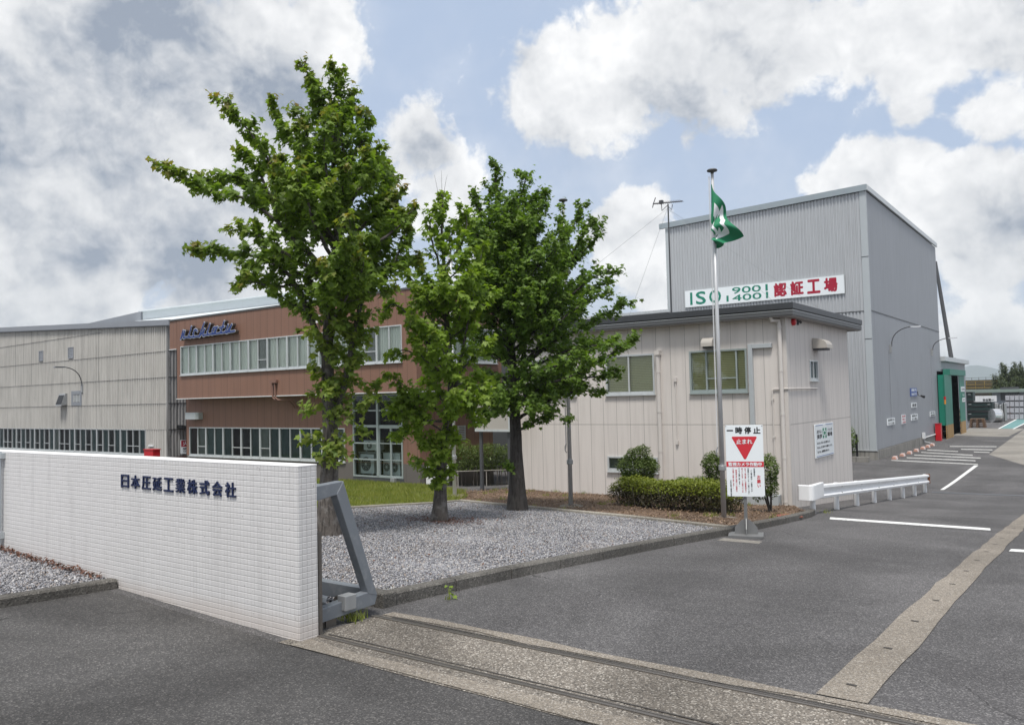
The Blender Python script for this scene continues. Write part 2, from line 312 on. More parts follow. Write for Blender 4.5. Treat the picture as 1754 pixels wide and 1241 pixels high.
    A['ink'] = mk('ink_black', (.02, .021, .024), .5)
    A['isogreen'] = mk('iso_green', (.012, .20, .135), .4, var=.08); A['safegreen'] = mk('safety_green', (.02, .22, .12), .4); A['signblue'] = mk('sign_blue', (.05, .10, .32), .4)
    A['pole'] = mk('brushed_aluminium', (.50, .51, .52), .38, .25, var=.1, vs=5, streak=.15)
    A['galv'] = mk('galvanised_steel', (.33, .34, .345), .45, .3, var=.14, vs=6, streak=.12); A['gate'] = mk('gate_grey_paint', (.20, .22, .245), .42, .2, var=.08, vs=3, dirt=((.34, .35, .36), 9, .35))
    A['gatedark'] = mk('gate_paint_dark', (.075, .082, .09), .5, .2); A['rust'] = mk('rust', (.16, .055, .022), .85, var=.3, vs=12); A['rail'] = mk('rail_steel', (.17, .155, .14), .45, .6, var=.2, vs=9)
    A['red'] = mk('red_enamel', (.48, .010, .018), .35, var=.08); A['green'] = mk('portal_green', (.035, .195, .145), .5, var=.1, vs=1, streak=.15); A['ochre'] = mk('ochre_paint', (.36, .215, .075), .6, var=.15, streak=.2)
    A['pinkstop'] = mk('faded_pink_paint', (.52, .30, .24), .75, var=.25, vs=5); A['beacon'] = mk('amber_lens', (.6, .25, .03), .3)
    A['steelbase'] = mk('dull_steel', (.20, .203, .205), .5, .3, var=.15, vs=6, streak=.15)
    A['wood'] = mk('pallet_wood', (.15, .09, .055), .85, var=.3, vs=5); A['crate'] = mk('dark_green_crate', (.012, .030, .028), .5, var=.2); A['coil'] = mk('aluminium_coil', (.72, .72, .72), .22, .9, var=.05); A['wrap'] = mk('wrapped_bundle', (.42, .42, .45), .4, .2, var=.35, vs=3)
    A['yellow'] = mk('yellow_rail_paint', (.38, .26, .05), .6, var=.2); A['terrace'] = mk('terrace_steel', (.05, .045, .035), .8, var=.5, vs=2)
    A['bark'] = mk('maple_bark', (.105, .092, .082), .95, var=.3, vs=3, fine=(40, .35), bump=(28, 1.), dirt=((.22, .21, .20), 7, .6), streak=.75, ss=(26, 26, 3)); A['barkdark'] = mk('dark_bark', (.062, .055, .050), .95, var=.3, vs=3, fine=(35, .3), bump=(26, 1.), dirt=((.09, .085, .08), 7, .5), streak=.7, ss=(26, 26, 3))
    A['leafA'] = leafmat('maple_leaf_dark', (.100, .165, .028), (.145, .225, .038), (.195, .280, .052), .48, (.34, .17, .07))
    A['leafB'] = leafmat('maple_leaf_light', (.135, .215, .026), (.180, .275, .034), (.240, .335, .055), .48, (.20, .20, .05))
    A['leafC'] = leafmat('maple_leaf_deep', (.076, .142, .024), (.115, .195, .034), (.172, .262, .050), .46, (.12, .15, .04))
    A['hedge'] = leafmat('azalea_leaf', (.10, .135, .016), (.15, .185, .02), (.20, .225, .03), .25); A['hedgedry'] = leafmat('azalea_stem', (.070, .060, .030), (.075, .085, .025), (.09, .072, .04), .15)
    A['shrub'] = leafmat('shrub_leaf', (.058, .088, .024), (.085, .125, .032), (.125, .170, .045), .3); A['shrubnew'] = leafmat('shrub_new_leaf', (.08, .13, .03), (.11, .17, .035), (.15, .21, .05), .35)
    A['grass'] = leafmat('grass_blade', (.12, .165, .025), (.17, .215, .035), (.25, .255, .06), .35); A['litter'] = leafmat('dead_leaf', (.10, .058, .036), (.16, .10, .062), (.28, .20, .14), .1); A['litterred'] = leafmat('red_dead_leaf', (.075, .030, .022), (.10, .042, .03), (.14, .07, .045), .1)
    A['bamboo'] = leafmat('bamboo_leaf', (.030, .048, .018), (.045, .066, .022), (.070, .090, .028), .2)
    A['mountain'] = mk('far_forest', (.05, .075, .05), .95, var=.3, vs=.01)
    A['coveplate'] = mk('red_cover_plate', (.22, .075, .05), .7, var=.2, vs=6)
# ------------------------------------------------------------------ mesh helpers
ROOT = {}
def link(o, parent=None):
    COL.objects.link(o)
    if parent is not None: o.parent = parent
def origin_of(o): return ROOT.get(o.name, np.zeros(3))
def tag(o, label=None, cat=None, group=None, kind=None):
    if label: o['label'] = label
    if cat: o['category'] = cat
    if group: o['group'] = group
    if kind: o['kind'] = kind
    return o
def thing(name, loc, label, cat, group=None):
    o = bpy.data.objects.new(name, None); o.empty_display_size = .2; o.location = tuple(loc); link(o)
    ROOT[o.name] = np.array(loc, float); return tag(o, label, cat, group)
class MB:
    def __init__(s): s.v, s.f = [], []
    def add(s, vs, fs):
        n = len(s.v); s.v += [tuple(map(float, p)) for p in vs]; s.f += [tuple(i+n for i in f) for f in fs]; return s
    def box(s, x0, x1, y0, y1, z0, z1):
        vs = [(x, y, z) for x in (x0, x1) for y in (y0, y1) for z in (z0, z1)]
        return s.add(vs, [(0,1,3,2),(4,6,7,5),(0,4,5,1),(2,3,7,6),(0,2,6,4),(1,5,7,3)])
    def fbox(s, F, u0, u1, z0, z1, n0, n1):
        vs = [F.pt(u, z, n) for u in (u0, u1) for n in (n0, n1) for z in (z0, z1)]
        return s.add(vs, [(0,1,3,2),(4,6,7,5),(0,4,5,1),(2,3,7,6),(0,2,6,4),(1,5,7,3)])
    def frame(s, F, u0, u1, z0, z1, w, n0, n1):
        s.fbox(F, u0, u1, z1-w, z1, n0, n1); s.fbox(F, u0, u1, z0, z0+w, n0, n1)
        s.fbox(F, u0, u0+w, z0+w, z1-w, n0, n1); s.fbox(F, u1-w, u1, z0+w, z1-w, n0, n1); return s
    def quad(s, a, b, c, d): return s.add([a, b, c, d], [(0,1,2,3)])
    def tube(s, pts, r, n=8, caps=True):
        pts = [np.array(p, float) for p in pts]; k = len(pts); rs = r if hasattr(r, '__len__') else [r]*k
        vs, fs = [], []; up = np.array([0, 0, 1.]); prev = None
        for i, p in enumerate(pts):
            t = pts[min(i+1, k-1)]-pts[max(i-1, 0)]; t = t/(np.linalg.norm(t)+1e-9)
            if prev is None:
                a = np.cross(t, up if abs(t[2]) < .95 else np.array([1., 0, 0])); 
            else: a = prev-t*(prev@t)
            a /= np.linalg.norm(a)+1e-9; b = np.cross(t, a); prev = a
            for j in range(n):
                q = 2*math.pi*j/n; vs.append(p+rs[i]*(math.cos(q)*a+math.sin(q)*b))
        for i in range(k-1):
            for j in range(n): fs.append((i*n+j, i*n+(j+1) % n, (i+1)*n+(j+1) % n, (i+1)*n+j))
        if caps: fs.append(tuple(range(n-1, -1, -1))); fs.append(tuple(range((k-1)*n, k*n)))
        return s.add(vs, fs)
    def lathe(s, c, prof_, n=20):
        vs = [(c[0]+r*math.cos(2*math.pi*j/n), c[1]+r*math.sin(2*math.pi*j/n), c[2]+z) for r, z in prof_ for j in range(n)]
        fs = [(i*n+j, i*n+(j+1) % n, (i+1)*n+(j+1) % n, (i+1)*n+j) for i in range(len(prof_)-1) for j in range(n)]
        fs += [tuple(range(n-1, -1, -1)), tuple(range((len(prof_)-1)*n, len(prof_)*n))]
        return s.add(vs, fs)
    def prism(s, poly, ext):       # flat outline (3-D points) pushed along a vector
        k = len(poly); e = np.array(ext, float); vs = [np.array(p, float) for p in poly]; vs = vs+[p+e for p in vs]
        return s.add(vs, [tuple(range(k-1, -1, -1)), tuple(range(k, 2*k))]+[(i, (i+1) % k, k+(i+1) % k, k+i) for i in range(k)])
    def build(s, name, mat, parent=None, label=None, cat=None, group=None, kind=None, loc=None, smooth=False, bevel=0.):
        if parent is not None: o0 = origin_of(parent)
        elif loc is not None: o0 = np.array(loc, float)
        elif kind == 'structure': o0 = np.zeros(3)
        else:
            a = np.array(s.v); o0 = np.array([a[:, 0].mean(), a[:, 1].mean(), a[:, 2].min()])
        me = bpy.data.meshes.new(name); me.from_pydata([tuple(np.array(p)-o0) for p in s.v], [], s.f)
        me.materials.append(MAT[mat] if isinstance(mat, str) else mat)
        if smooth: me.polygons.foreach_set('use_smooth', [True]*len(me.polygons))
        me.update(); o = bpy.data.objects.new(name, me)
        if parent is None: o.location = tuple(o0)
        link(o, parent); ROOT[o.name] = o0
        if bevel:
            b = o.modifiers.new('bevel', 'BEVEL'); b.width = bevel; b.segments = 2; b.limit_method = 'ANGLE'
        return tag(o, label, cat, group, kind)
def npmesh(name, V, polys_n, mat, parent=None, loc=None, attr=None, smooth=False, **k):
    """V (N*polys_n, 3): one n-gon per consecutive polys_n vertices"""
    o0 = origin_of(parent) if parent is not None else np.array(loc if loc is not None else (0, 0, 0), float)
    me = bpy.data.meshes.new(name); n = len(V); m = n//polys_n
    me.vertices.add(n); me.vertices.foreach_set('co', (V-o0).astype(np.float32).ravel())
    me.loops.add(n); me.loops.foreach_set('vertex_index', np.arange(n, dtype=np.int32))
    me.polygons.add(m); me.polygons.foreach_set('loop_start', np.arange(0, n, polys_n, dtype=np.int32))
    me.update(calc_edges=True)
    if attr is not None:
        a = me.attributes.new('tip', 'FLOAT', 'POINT'); a.data.foreach_set('value', np.repeat(attr, polys_n).astype(np.float32))
    me.materials.append(MAT[mat]); o = bpy.data.objects.new(name, me)
    if parent is None: o.location = tuple(o0)
    link(o, parent); ROOT[o.name] = o0
    return tag(o, **k)
def indexed(name, V, F, mat, parent=None, loc=None, **k):
    o0 = origin_of(parent) if parent is not None else np.array(loc if loc is not None else (0, 0, 0), float)
    me = bpy.data.meshes.new(name); nF, q = F.shape
    me.vertices.add(len(V)); me.vertices.foreach_set('co', (V-o0).astype(np.float32).ravel())
    me.loops.add(nF*q); me.loops.foreach_set('vertex_index', F.astype(np.int32).ravel())
    me.polygons.add(nF); me.polygons.foreach_set('loop_start', np.arange(0, nF*q, q, dtype=np.int32))
    me.update(calc_edges=True); me.materials.append(MAT[mat]); o = bpy.data.objects.new(name, me)
    if parent is None: o.location = tuple(o0)
    link(o, parent); ROOT[o.name] = o0; return tag(o, **k)
def copy_thing(src, loc, label=None, group=None):
    r = src.copy(); COL.objects.link(r); r.location = tuple(loc); ROOT[r.name] = np.array(loc, float)
    if label: r['label'] = label
    if group: r['group'] = group
    for c in list(src.children):
        d = c.copy(); COL.objects.link(d); d.parent = r
        for g in list(c.children): h = g.copy(); COL.objects.link(h); h.parent = d
    return r
def text(F, s, u0, u1, z0, z1, n, ext, mat, parent, name='lettering', bold=0., up=None, lean=0., font=1.):
    """raised lettering fitted to a rectangle of an upright plane"""
    cu = bpy.data.curves.new('t', 'FONT'); cu.body = s; cu.resolution_u = 3; cu.align_x = 'LEFT'
    cu.space_line = font
    o = bpy.data.objects.new('t', cu); COL.objects.link(o); bpy.context.view_layer.update()
    me = bpy.data.meshes.new_from_object(o.evaluated_get(bpy.context.evaluated_depsgraph_get()))
    v = np.empty(len(me.vertices)*3, np.float32); me.vertices.foreach_get('co', v); v = v.reshape(-1, 3)
    faces = [tuple(p.vertices) for p in me.polygons]; bpy.data.objects.remove(o); bpy.data.meshes.remove(me); bpy.data.curves.remove(cu)
    lo, hi = v.min(0), v.max(0); bo = bold*(z1-z0)/max(1, s.count('\n')+1); u0, u1, z0, z1 = u0+bo, u1-bo, z0+bo, z1-bo
    uu = u0+(v[:, 0]-lo[0])/(hi[0]-lo[0]+1e-9)*(u1-u0); zz = z0+(v[:, 1]-lo[1])/(hi[1]-lo[1]+1e-9)*(z1-z0)
    mb = MB(); k = len(v); ed = {}
    for f in faces:
        for i in range(len(f)): e = (f[i], f[(i+1) % len(f)]); ed[e] = ed.get(e, 0)+1
    side = [(b, a, a+k, b+k) for (a, b) in ed if (b, a) not in ed]
    shifts = [(0, 0)]+([(bo*math.cos(a), bo*math.sin(a)) for a in np.arange(6)*math.pi/3+.26] if bo else [])
    for q, (du, dz) in enumerate(shifts):     # a heavier stroke: the outline repeated a hair to each side
        e = ext-q*.0003
        front = [F.pt(a+du, b+dz, n+e) for a, b in zip(uu, zz)]
        if ext > .004: mb.add(front+[F.pt(a+du, b+dz, n) for a, b in zip(uu, zz)], faces+side)
        else: mb.add(front, faces)
    return mb.build(name, mat, parent)
def wall(F, u0, u1, z0, z1, holes, depth):
    """an upright sheet with rectangular openings and their reveals"""
    us = sorted({u0, u1, *[a for h in holes for a in (h[0], h[1])]}); zs = sorted({z0, z1, *[a for h in holes for a in (h[2], h[3])]})
    us = [a for a in us if u0 <= a <= u1]; zs = [a for a in zs if z0 <= a <= z1]
    mb = MB()
    for i in range(len(us)-1):
        for j in range(len(zs)-1):
            cu, cz = (us[i]+us[i+1])/2, (zs[j]+zs[j+1])/2
            if any(h[0] < cu < h[1] and h[2] < cz < h[3] for h in holes): continue
            mb.quad(F.pt(us[i], zs[j]), F.pt(us[i+1], zs[j]), F.pt(us[i+1], zs[j+1]), F.pt(us[i], zs[j+1]))
    for (a, b, c, d) in holes:
        mb.quad(F.pt(a, c), F.pt(a, d), F.pt(a, d, -depth), F.pt(a, c, -depth)); mb.quad(F.pt(b, d), F.pt(b, c), F.pt(b, c, -depth), F.pt(b, d, -depth))
        mb.quad(F.pt(a, c), F.pt(b, c), F.pt(b, c, -depth), F.pt(a, c, -depth)); mb.quad(F.pt(b, d), F.pt(a, d), F.pt(a, d, -depth), F.pt(b, d, -depth))
    return mb
def wavy(F, u0, u1, z0, z1, back, depth=.25, amp=.02, nw=30):    # a hanging cloth behind a pane
    mb = MB(); n = max(8, int((u1-u0)*nw)); us = np.linspace(u0, u1, n); ph = random.random()*9
    ns = -back-amp*np.sin(us*48+ph)-amp*.6*np.sin(us*21+ph*2)
    v = [F.pt(a, z, b) for a, b in zip(us, ns) for z in (z0, z1)]
    return mb.add(v, [(2*i, 2*i+2, 2*i+3, 2*i+1) for i in range(n-1)])
def window(F, u0, u1, z0, z1, root, leaves=2, back='interior', bd=.35, glass='paneD', fr='alum', w=.045, ratio=None, bar=(), proud=.03, cloth=None, screens=(), fills=None):
    """a sliding window: outer frame, one stile per leaf, panes, and what hangs behind them"""
    mb = MB(); mb.frame(F, u0, u1, z0, z1, w, -.06, proud); us = [u0+w]+[u0+(u1-u0)*t for t in (ratio or [(i+1)/leaves for i in range(leaves-1)])]+[u1-w]
    for i, u in enumerate(us[1:-1]): mb.fbox(F, u-.022, u+.022, z0+w, z1-w, -.045, proud-.012)
    for i in range(len(us)-1):
        mb.fbox(F, us[i], us[i+1], z0+w, z0+w+.05, -.05, proud-.018-(.016 if i % 2 else 0))
        if i in bar: zb = z0+(z1-z0)*.34; mb.fbox(F, us[i]+.01, us[i+1]-.01, zb-.016, zb+.016, -.04, proud-.02)
    mb.fbox(F, u0-.02, u1+.02, z0-.025, z0-.002, -.02, proud+.04)
    f = mb.build('window', fr, root)
    g = MB()
    for i in range(len(us)-1): nn = -.012-.014*(i % 2); g.quad(F.pt(us[i], z0+w, nn), F.pt(us[i+1], z0+w, nn), F.pt(us[i+1], z1-w, nn), F.pt(us[i], z1-w, nn))
    g.build('pane', glass, f)
    if cloth:
        c = MB()
        for i in range(len(us)-1):
            if i not in screens:
                if cloth == 'curtain': q = wavy(F, us[i]-.05, us[i+1]+.05, z0+.02, z1-.02, .10+.02*random.random())
                else: q = MB().quad(F.pt(us[i], z0+.02, -.08), F.pt(us[i+1], z0+.02, -.08), F.pt(us[i+1], z1-.02, -.08), F.pt(us[i], z1-.02, -.08))
                c.add(q.v, q.f)
        c.build('curtain' if cloth == 'curtain' else 'blind', cloth, f)
    for i in screens:
        MB().quad(F.pt(us[i], z0+w, -.055), F.pt(us[i+1], z0+w, -.055), F.pt(us[i+1], z1-w, -.055), F.pt(us[i], z1-w, -.055)).build('insect_screen', 'netting', f)
    if fills:
        for i, mname in enumerate(fills):
            if mname: MB().quad(F.pt(us[i], z0+w, -.06), F.pt(us[i+1], z0+w, -.06), F.pt(us[i+1], z1-w, -.06), F.pt(us[i], z1-w, -.06)).build('window_film', mname, f)
    b = MB().quad(F.pt(u0, z0, -bd), F.pt(u1, z0, -bd), F.pt(u1, z1, -bd), F.pt(u0, z1, -bd)); b.build('dark_backing', back, f)  # flat dark sheet paints the shade of the room behind
    return f
def corrugated(F, u0, u1, zf0, zf1, pitch, amp, kind='trap'):
    """ribbed sheet as real folds; zf0/zf1 give foot and head height along u"""
    n = int((u1-u0)/pitch); us, ns = [], []
    for i in range(n):
        a = u0+i*pitch
        if kind == 'trap': q = ((0, 0), (.35, 0), (.48, 1), (.87, 1))
        else: q = [(t/6, .5-.5*math.cos(2*math.pi*t/6)) for t in range(6)]
        for t, h in q: us.append(a+t*pitch); ns.append(h*amp)
    us.append(u1); ns.append(0)
    v = [F.pt(a, z(a), b) for a, b in zip(us, ns) for z in (zf0, zf1)]
    return MB().add(v, [(2*i, 2*i+2, 2*i+3, 2*i+1) for i in range(len(us)-1)])
def rect(F, tl, br, n=0.):
    a = F.px(*tl, n); b = F.px(*br, n); return a[0], b[0], b[1], a[1]
# ------------------------------------------------------------------ leaves, stones, blades
MAPLE = np.array([(0,0),(.20,.06),(.52,-.10),(.38,.22),(.62,.48),(.26,.52),(0,1.),(-.26,.52),(-.62,.48),(-.38,.22),(-.52,-.10),(-.20,.06)])
OVAL = np.array([(0,0),(.28,.4),(.18,.8),(0,1.),(-.18,.8),(-.28,.4)])
BAM = np.array([(0,0),(.09,.3),(0,1.),(-.09,.3)])
def leafverts(C, size, shape, droop=.5, up=1., fold=.22, out=None):
    """C (n,3) stalk points -> leaf outlines, faces mostly up, tips drooping"""
    n = len(C); az = rng.uniform(0, 2*np.pi, n)
    if out is not None: az = np.arctan2(out[:, 1], out[:, 0])+rng.normal(0, .9, n)
    tilt = rng.normal(-droop, .45, n)
    d = np.stack([np.cos(az)*np.cos(tilt), np.sin(az)*np.cos(tilt), np.sin(tilt)], 1)
    side = np.stack([-np.sin(az), np.cos(az), rng.normal(0, .4, n)], 1); side /= np.linalg.norm(side, axis=1)[:, None]
    nor = np.cross(d, side)
    sz = size*rng.uniform(.65, 1.2, n)
    k = len(shape); V = np.empty((n, k, 3))
    for j, (a, b) in enumerate(shape):
        V[:, j] = C+sz[:, None]*(side*a+d*b-nor*(fold*abs(a)+.18*b*b))
    return V.reshape(-1, 3)
def stones(P_, size):
    n = len(P_); base = np.array([(1,0,0),(-.9,.2,0),(.1,1,0),(0,-1,.1),(.1,.1,.75),(0,0,-.7)]); F = np.array([(0,2,4),(2,1,4),(1,3,4),(3,0,4),(2,0,5),(1,2,5),(3,1,5),(0,3,5)])
    ang = rng.uniform(0, 2*np.pi, n); ca, sa = np.cos(ang), np.sin(ang); sc = size*rng.uniform(.55, 1.3, n); st = rng.uniform(.6, 1.1, n)
    b = base[None]+rng.normal(0, .16, (n, 6, 3)); b[:, :, 1] *= st[:, None]
    tilt = rng.normal(0, .35, n); x = b[:, :, 0].copy(); z = b[:, :, 2].copy(); b[:, :, 0] = x*np.cos(tilt)[:, None]-z*np.sin(tilt)[:, None]; b[:, :, 2] = x*np.sin(tilt)[:, None]+z*np.cos(tilt)[:, None]
    V = np.empty((n, 6, 3)); V[:, :, 0] = b[:, :, 0]*ca[:, None]-b[:, :, 1]*sa[:, None]; V[:, :, 1] = b[:, :, 0]*sa[:, None]+b[:, :, 1]*ca[:, None]; V[:, :, 2] = b[:, :, 2]
    V = V*sc[:, None, None]+P_[:, None]; FF = (F[None]+6*np.arange(n)[:, None, None]).reshape(-1, 3)
    return V.reshape(-1, 3), FF
def blades(P_, h, w=.006):
    n = len(P_); az = rng.uniform(0, 2*np.pi, n); le = rng.normal(0, .35, (n, 2)); hh = h*rng.uniform(.5, 1.25, n)
    s = np.stack([np.cos(az), np.sin(az), 0*az], 1)*w; t = np.concatenate([le*hh[:, None], hh[:, None]], 1)
    V = np.empty((n, 3, 3)); V[:, 0] = P_-s; V[:, 1] = P_+s; V[:, 2] = P_+t; return V.reshape(-1, 3)
def inside(poly, p):
    x, y = p[:, 0], p[:, 1]; r = np.zeros(len(p), bool); k = len(poly)
    for i in range(k):
        (x1, y1), (x2, y2) = poly[i], poly[(i+1) % k]
        c = ((y1 > y) != (y2 > y)) & (x < (x2-x1)*(y-y1)/(y2-y1+1e-12)+x1); r ^= c
    return r
def scatter(poly, n):
    a = np.array(poly); lo, hi = a.min(0), a.max(0); p = rng.uniform(lo, hi, (int(n*1.0), 2)); return p[inside(poly, p)]
def sheet(name, poly, off, mat, step=.4, kind='structure', bumpy=0., skirt=0., **k):
    """a patch of ground inside a plan outline, following the slope"""
    a = np.array(poly, float); n = len(a); ring = []
    for i in range(n):
        p, q = a[i], a[(i+1) % n]; m = max(1, int(np.linalg.norm(q-p)/step))
        ring += [p+(q-p)*t/m for t in range(m)]
    import bmesh
    bm = bmesh.new(); vs = [bm.verts.new((p[0], p[1], 0)) for p in ring]; bm.faces.new(vs)
    y0, y1 = a[:, 1].min(), a[:, 1].max(); x0, x1 = a[:, 0].min(), a[:, 0].max()
    for ax, lo, hi in ((1, y0, y1), (0, x0, x1)):
        m = int((hi-lo)/step)
        if ax == 0 and not bumpy: continue
        for i in range(1, m+1):
            c = lo+(hi-lo)*i/(m+1); no = (0, 1, 0) if ax else (1, 0, 0); pt = (0, c, 0) if ax else (c, 0, 0)
            bmesh.ops.bisect_plane(bm, geom=bm.verts[:]+bm.edges[:]+bm.faces[:], plane_co=pt, plane_no=no)
    for v in bm.verts:
        v.co.z = P(v.co.y, v.co.x)+off+(bumpy*(math.sin(v.co.x*2.1+v.co.y*1.3)+math.sin(v.co.x*.9-v.co.y*2.3+1))*.5 if bumpy else 0)
    bmesh.ops.recalc_face_normals(bm, faces=bm.faces[:])
    me = bpy.data.meshes.new(name); bm.to_mesh(me); bm.free(); me.materials.append(MAT[mat])
    if len(me.polygons) and me.polygons[0].normal.z < 0: me.flip_normals()
    o = bpy.data.objects.new(name, me); link(o); return tag(o, kind=kind, **k)
def ribbon(pts, w, h, off=0., mb=None, wob=0.):
    """a kerb: box section swept along a plan line on the slope"""
    mb = mb or MB(); pts = [np.array(p, float) for p in pts]; L = []
    for i in range(len(pts)-1):
        m = max(1, int(np.linalg.norm(pts[i+1]-pts[i])/.6)); L += [pts[i]+(pts[i+1]-pts[i])*t/m for t in range(m)]
    L.append(pts[-1]); v = []
    for i, p in enumerate(L):
        t = L[min(i+1, len(L)-1)]-L[max(i-1, 0)]; t /= np.linalg.norm(t); nn = np.array([t[1], -t[0]]); z = P(p[1], p[0])+off
        j = (random.random()-.5)*wob; e = min(.02, h*.2)
        for (a, b) in ((0, -.2), (0, h-e), (-e, h), (-w+e, h), (-w, h-e), (-w, -.2)): v.append((p[0]+nn[0]*(a+j), p[1]+nn[1]*(a+j), z+b+j*.4))
    f = [(6*i+j, 6*i+6+j, 6*i+7+j, 6*i+1+j) for i in range(len(L)-1) for j in range(5)]+[(5,4,3,2,1,0), tuple(6*(len(L)-1)+j for j in range(6))]
    return mb.add(v, f)
build_mats()
# ================================================================== GROUND
def grid_ground():
    xs = np.array([-4000, -300, -60, -30, -15, -12.7, -9, -5.7, -3, 0, 4, 12, 30, 80, 300, 4000.])
    ys = np.concatenate([[-4000, -300, -60, -20], np.arange(-10, 4.49, .5), [4.5, 4.68], np.arange(5, 46, .5), [60, 100, 160, 300, 1000, 4500]])
    k = len(xs)
    for name, mat, yy in (('street', 'street', np.concatenate([ys[ys < 4.36], [4.37]])), ('ground', 'asphalt', np.concatenate([[4.37], ys[ys > 4.38]]))):   # the road outside the gate is older and darker
        v = [(x, y, P(y, x)) for y in yy for x in xs]
        MB().add(v, [(j*k+i, j*k+i+1, j*k+k+i+1, j*k+k+i) for j in range(len(yy)-1) for i in range(k-1)]).build(name, mat, kind='structure', smooth=True)
grid_ground()
def band(name, x0, x1, y0, y1, off, mat, wob=0., wx=0.):
    poly = []; n = 26
    for i in range(n+1): poly.append((x0+(x1-x0)*i/n, y0+rng.normal(0, wob)))
    poly += [(x1+rng.normal(0, wx), y0+(y1-y0)*i/14) for i in range(1, 14)]
    for i in range(n+1): poly.append((x1+(x0-x1)*i/n, y1+rng.normal(0, wob)))
    poly += [(x0+rng.normal(0, wx), y1+(y0-y1)*i/14) for i in range(1, 14)]
    return sheet(name, poly, off, mat)
band('gate_track_pavement', -5.75, 9, 4.36, 5.74, .004, 'aggregate', .022)
band('track_edge', -5.6, 9, 4.37, 4.56, .009, 'aggpale', .022); band('track_edge', -5.75, 9, 5.62, 5.76, .009, 'aggpale', .026)
for y in (4.71, 5.515):
    m = MB(); m.box(-5.8, 9, y-.034, y-.009, P(y)-.05, P(y)+.014); m.box(-5.8, 9, y+.012, y+.026, P(y)-.05, P(y)+.012)
    m.build('gate_rail', 'rail', kind='structure')
    MB().box(-5.8, 9, y-.0085, y+.0115, P(y)-.05, P(y)+.010).build('rail_groove', 'groove', kind='structure')
# dark sealed gap beside each rail
band('rail_joint', -5.6, 9, 4.78, 4.795, .010, 'groove', .005); band('rail_joint', -5.6, 9, 5.56, 5.58, .012, 'groove', .006)
# concrete drain strip down the middle of the road
def drain():
    ys = np.linspace(5.76, 40, 60)
    poly = [(-1.70-.006*(y-5.7)+rng.normal(0, .010), y) for y in ys]+[(-1.36-.006*(y-5.7)+rng.normal(0, .010), y) for y in ys[::-1]]
    sheet('drain_strip', poly, .008, 'aggpale')
    y = 6.1; sl = MB()
    while y < 38:
        x = -1.55-.006*(y-5.7); z = P(y)
        sl.add([(x-.03, y-.012, z+.013), (x+.04, y-.022, z+.013), (x+.045, y+.012, P(y+.012)+.013), (x-.022, y+.022, P(y+.022)+.013)], [(0, 1, 2, 3)]); y += 1.22
    sl.build('drain_slot', 'groove', kind='structure')
drain()
def gquad(name, pxs, off, mat, step=.5): return sheet(name, [tuple(gp(*q)[:2]) for q in pxs], off, mat, step)
gquad('road_marking', [(1422, 885.6), (1696, 904.5), (1697, 908.3), (1421, 889)], .006, 'line')
gquad('road_marking', [(1732, 940), (1790, 943), (1788, 947.5), (1728, 944)], .006, 'line')
# the yard: worn bays, stop line, pale slabs, green walkway
gquad('road_marking', [(1610, 838.5), (1669, 796.5), (1676, 796.8), (1617, 838.5)], .006, 'line')
for a, b, c, d in (((1527, 787.4), (1675, 794.2), (1675, 795.6), (1527, 788.7)), ((1553, 782.8), (1671, 788), (1671, 789.6), (1553, 784.1)), ((1566, 778.3), (1680, 783.4), (1680, 785), (1566, 779.6)),
                   ((1578, 773.8), (1666, 778.6), (1666, 780), (1578, 775)), ((1588, 769.6), (1641, 772.3), (1641, 773.6), (1588, 770.8)), ((1627, 763.6), (1707, 764.0), (1707, 765.2), (1627, 764.8)), ((1646, 768.2), (1700, 769.6), (1700, 770.9), (1646, 769.5)), ((1668, 773), (1695, 774), (1695, 775.2), (1668, 774.2))):
    gquad('road_marking', [a, b, c, d], .006, 'linew', 3)
gquad('yard_slab', [(1694, 778), (1730, 752), (1754, 735), (1800, 735), (1800, 806), (1754, 796)], .004, 'conc_pale', 3)
gquad('yard_slab', [(1632, 745.5), (1660, 733), (1720, 733.5), (1754, 733.8), (1727, 747.5), (1690, 747)], .005, 'conc_pale', 3)
gquad('walkway', [(1711, 734), (1752, 712), (1800, 700), (1800, 706), (1766, 720), (1736, 734.3)], .004, 'teal', 3)
for q in ([(1709, 734), (1752, 711), (1753.5, 712), (1712, 734)], [(1734, 734.3), (1790, 707), (1791, 708), (1737, 734.3)]): gquad('road_marking', q, .008, 'line', 3)
gquad('drain_grate', [(1597, 841.4), (1790, 849), (1790, 851), (1594, 843.6)], .006, 'darkgrey', 2)
gquad('worn_patch', [(1240, 921), (1306, 927), (1300, 931), (1228, 925)], .004, 'conc_pale', .3)
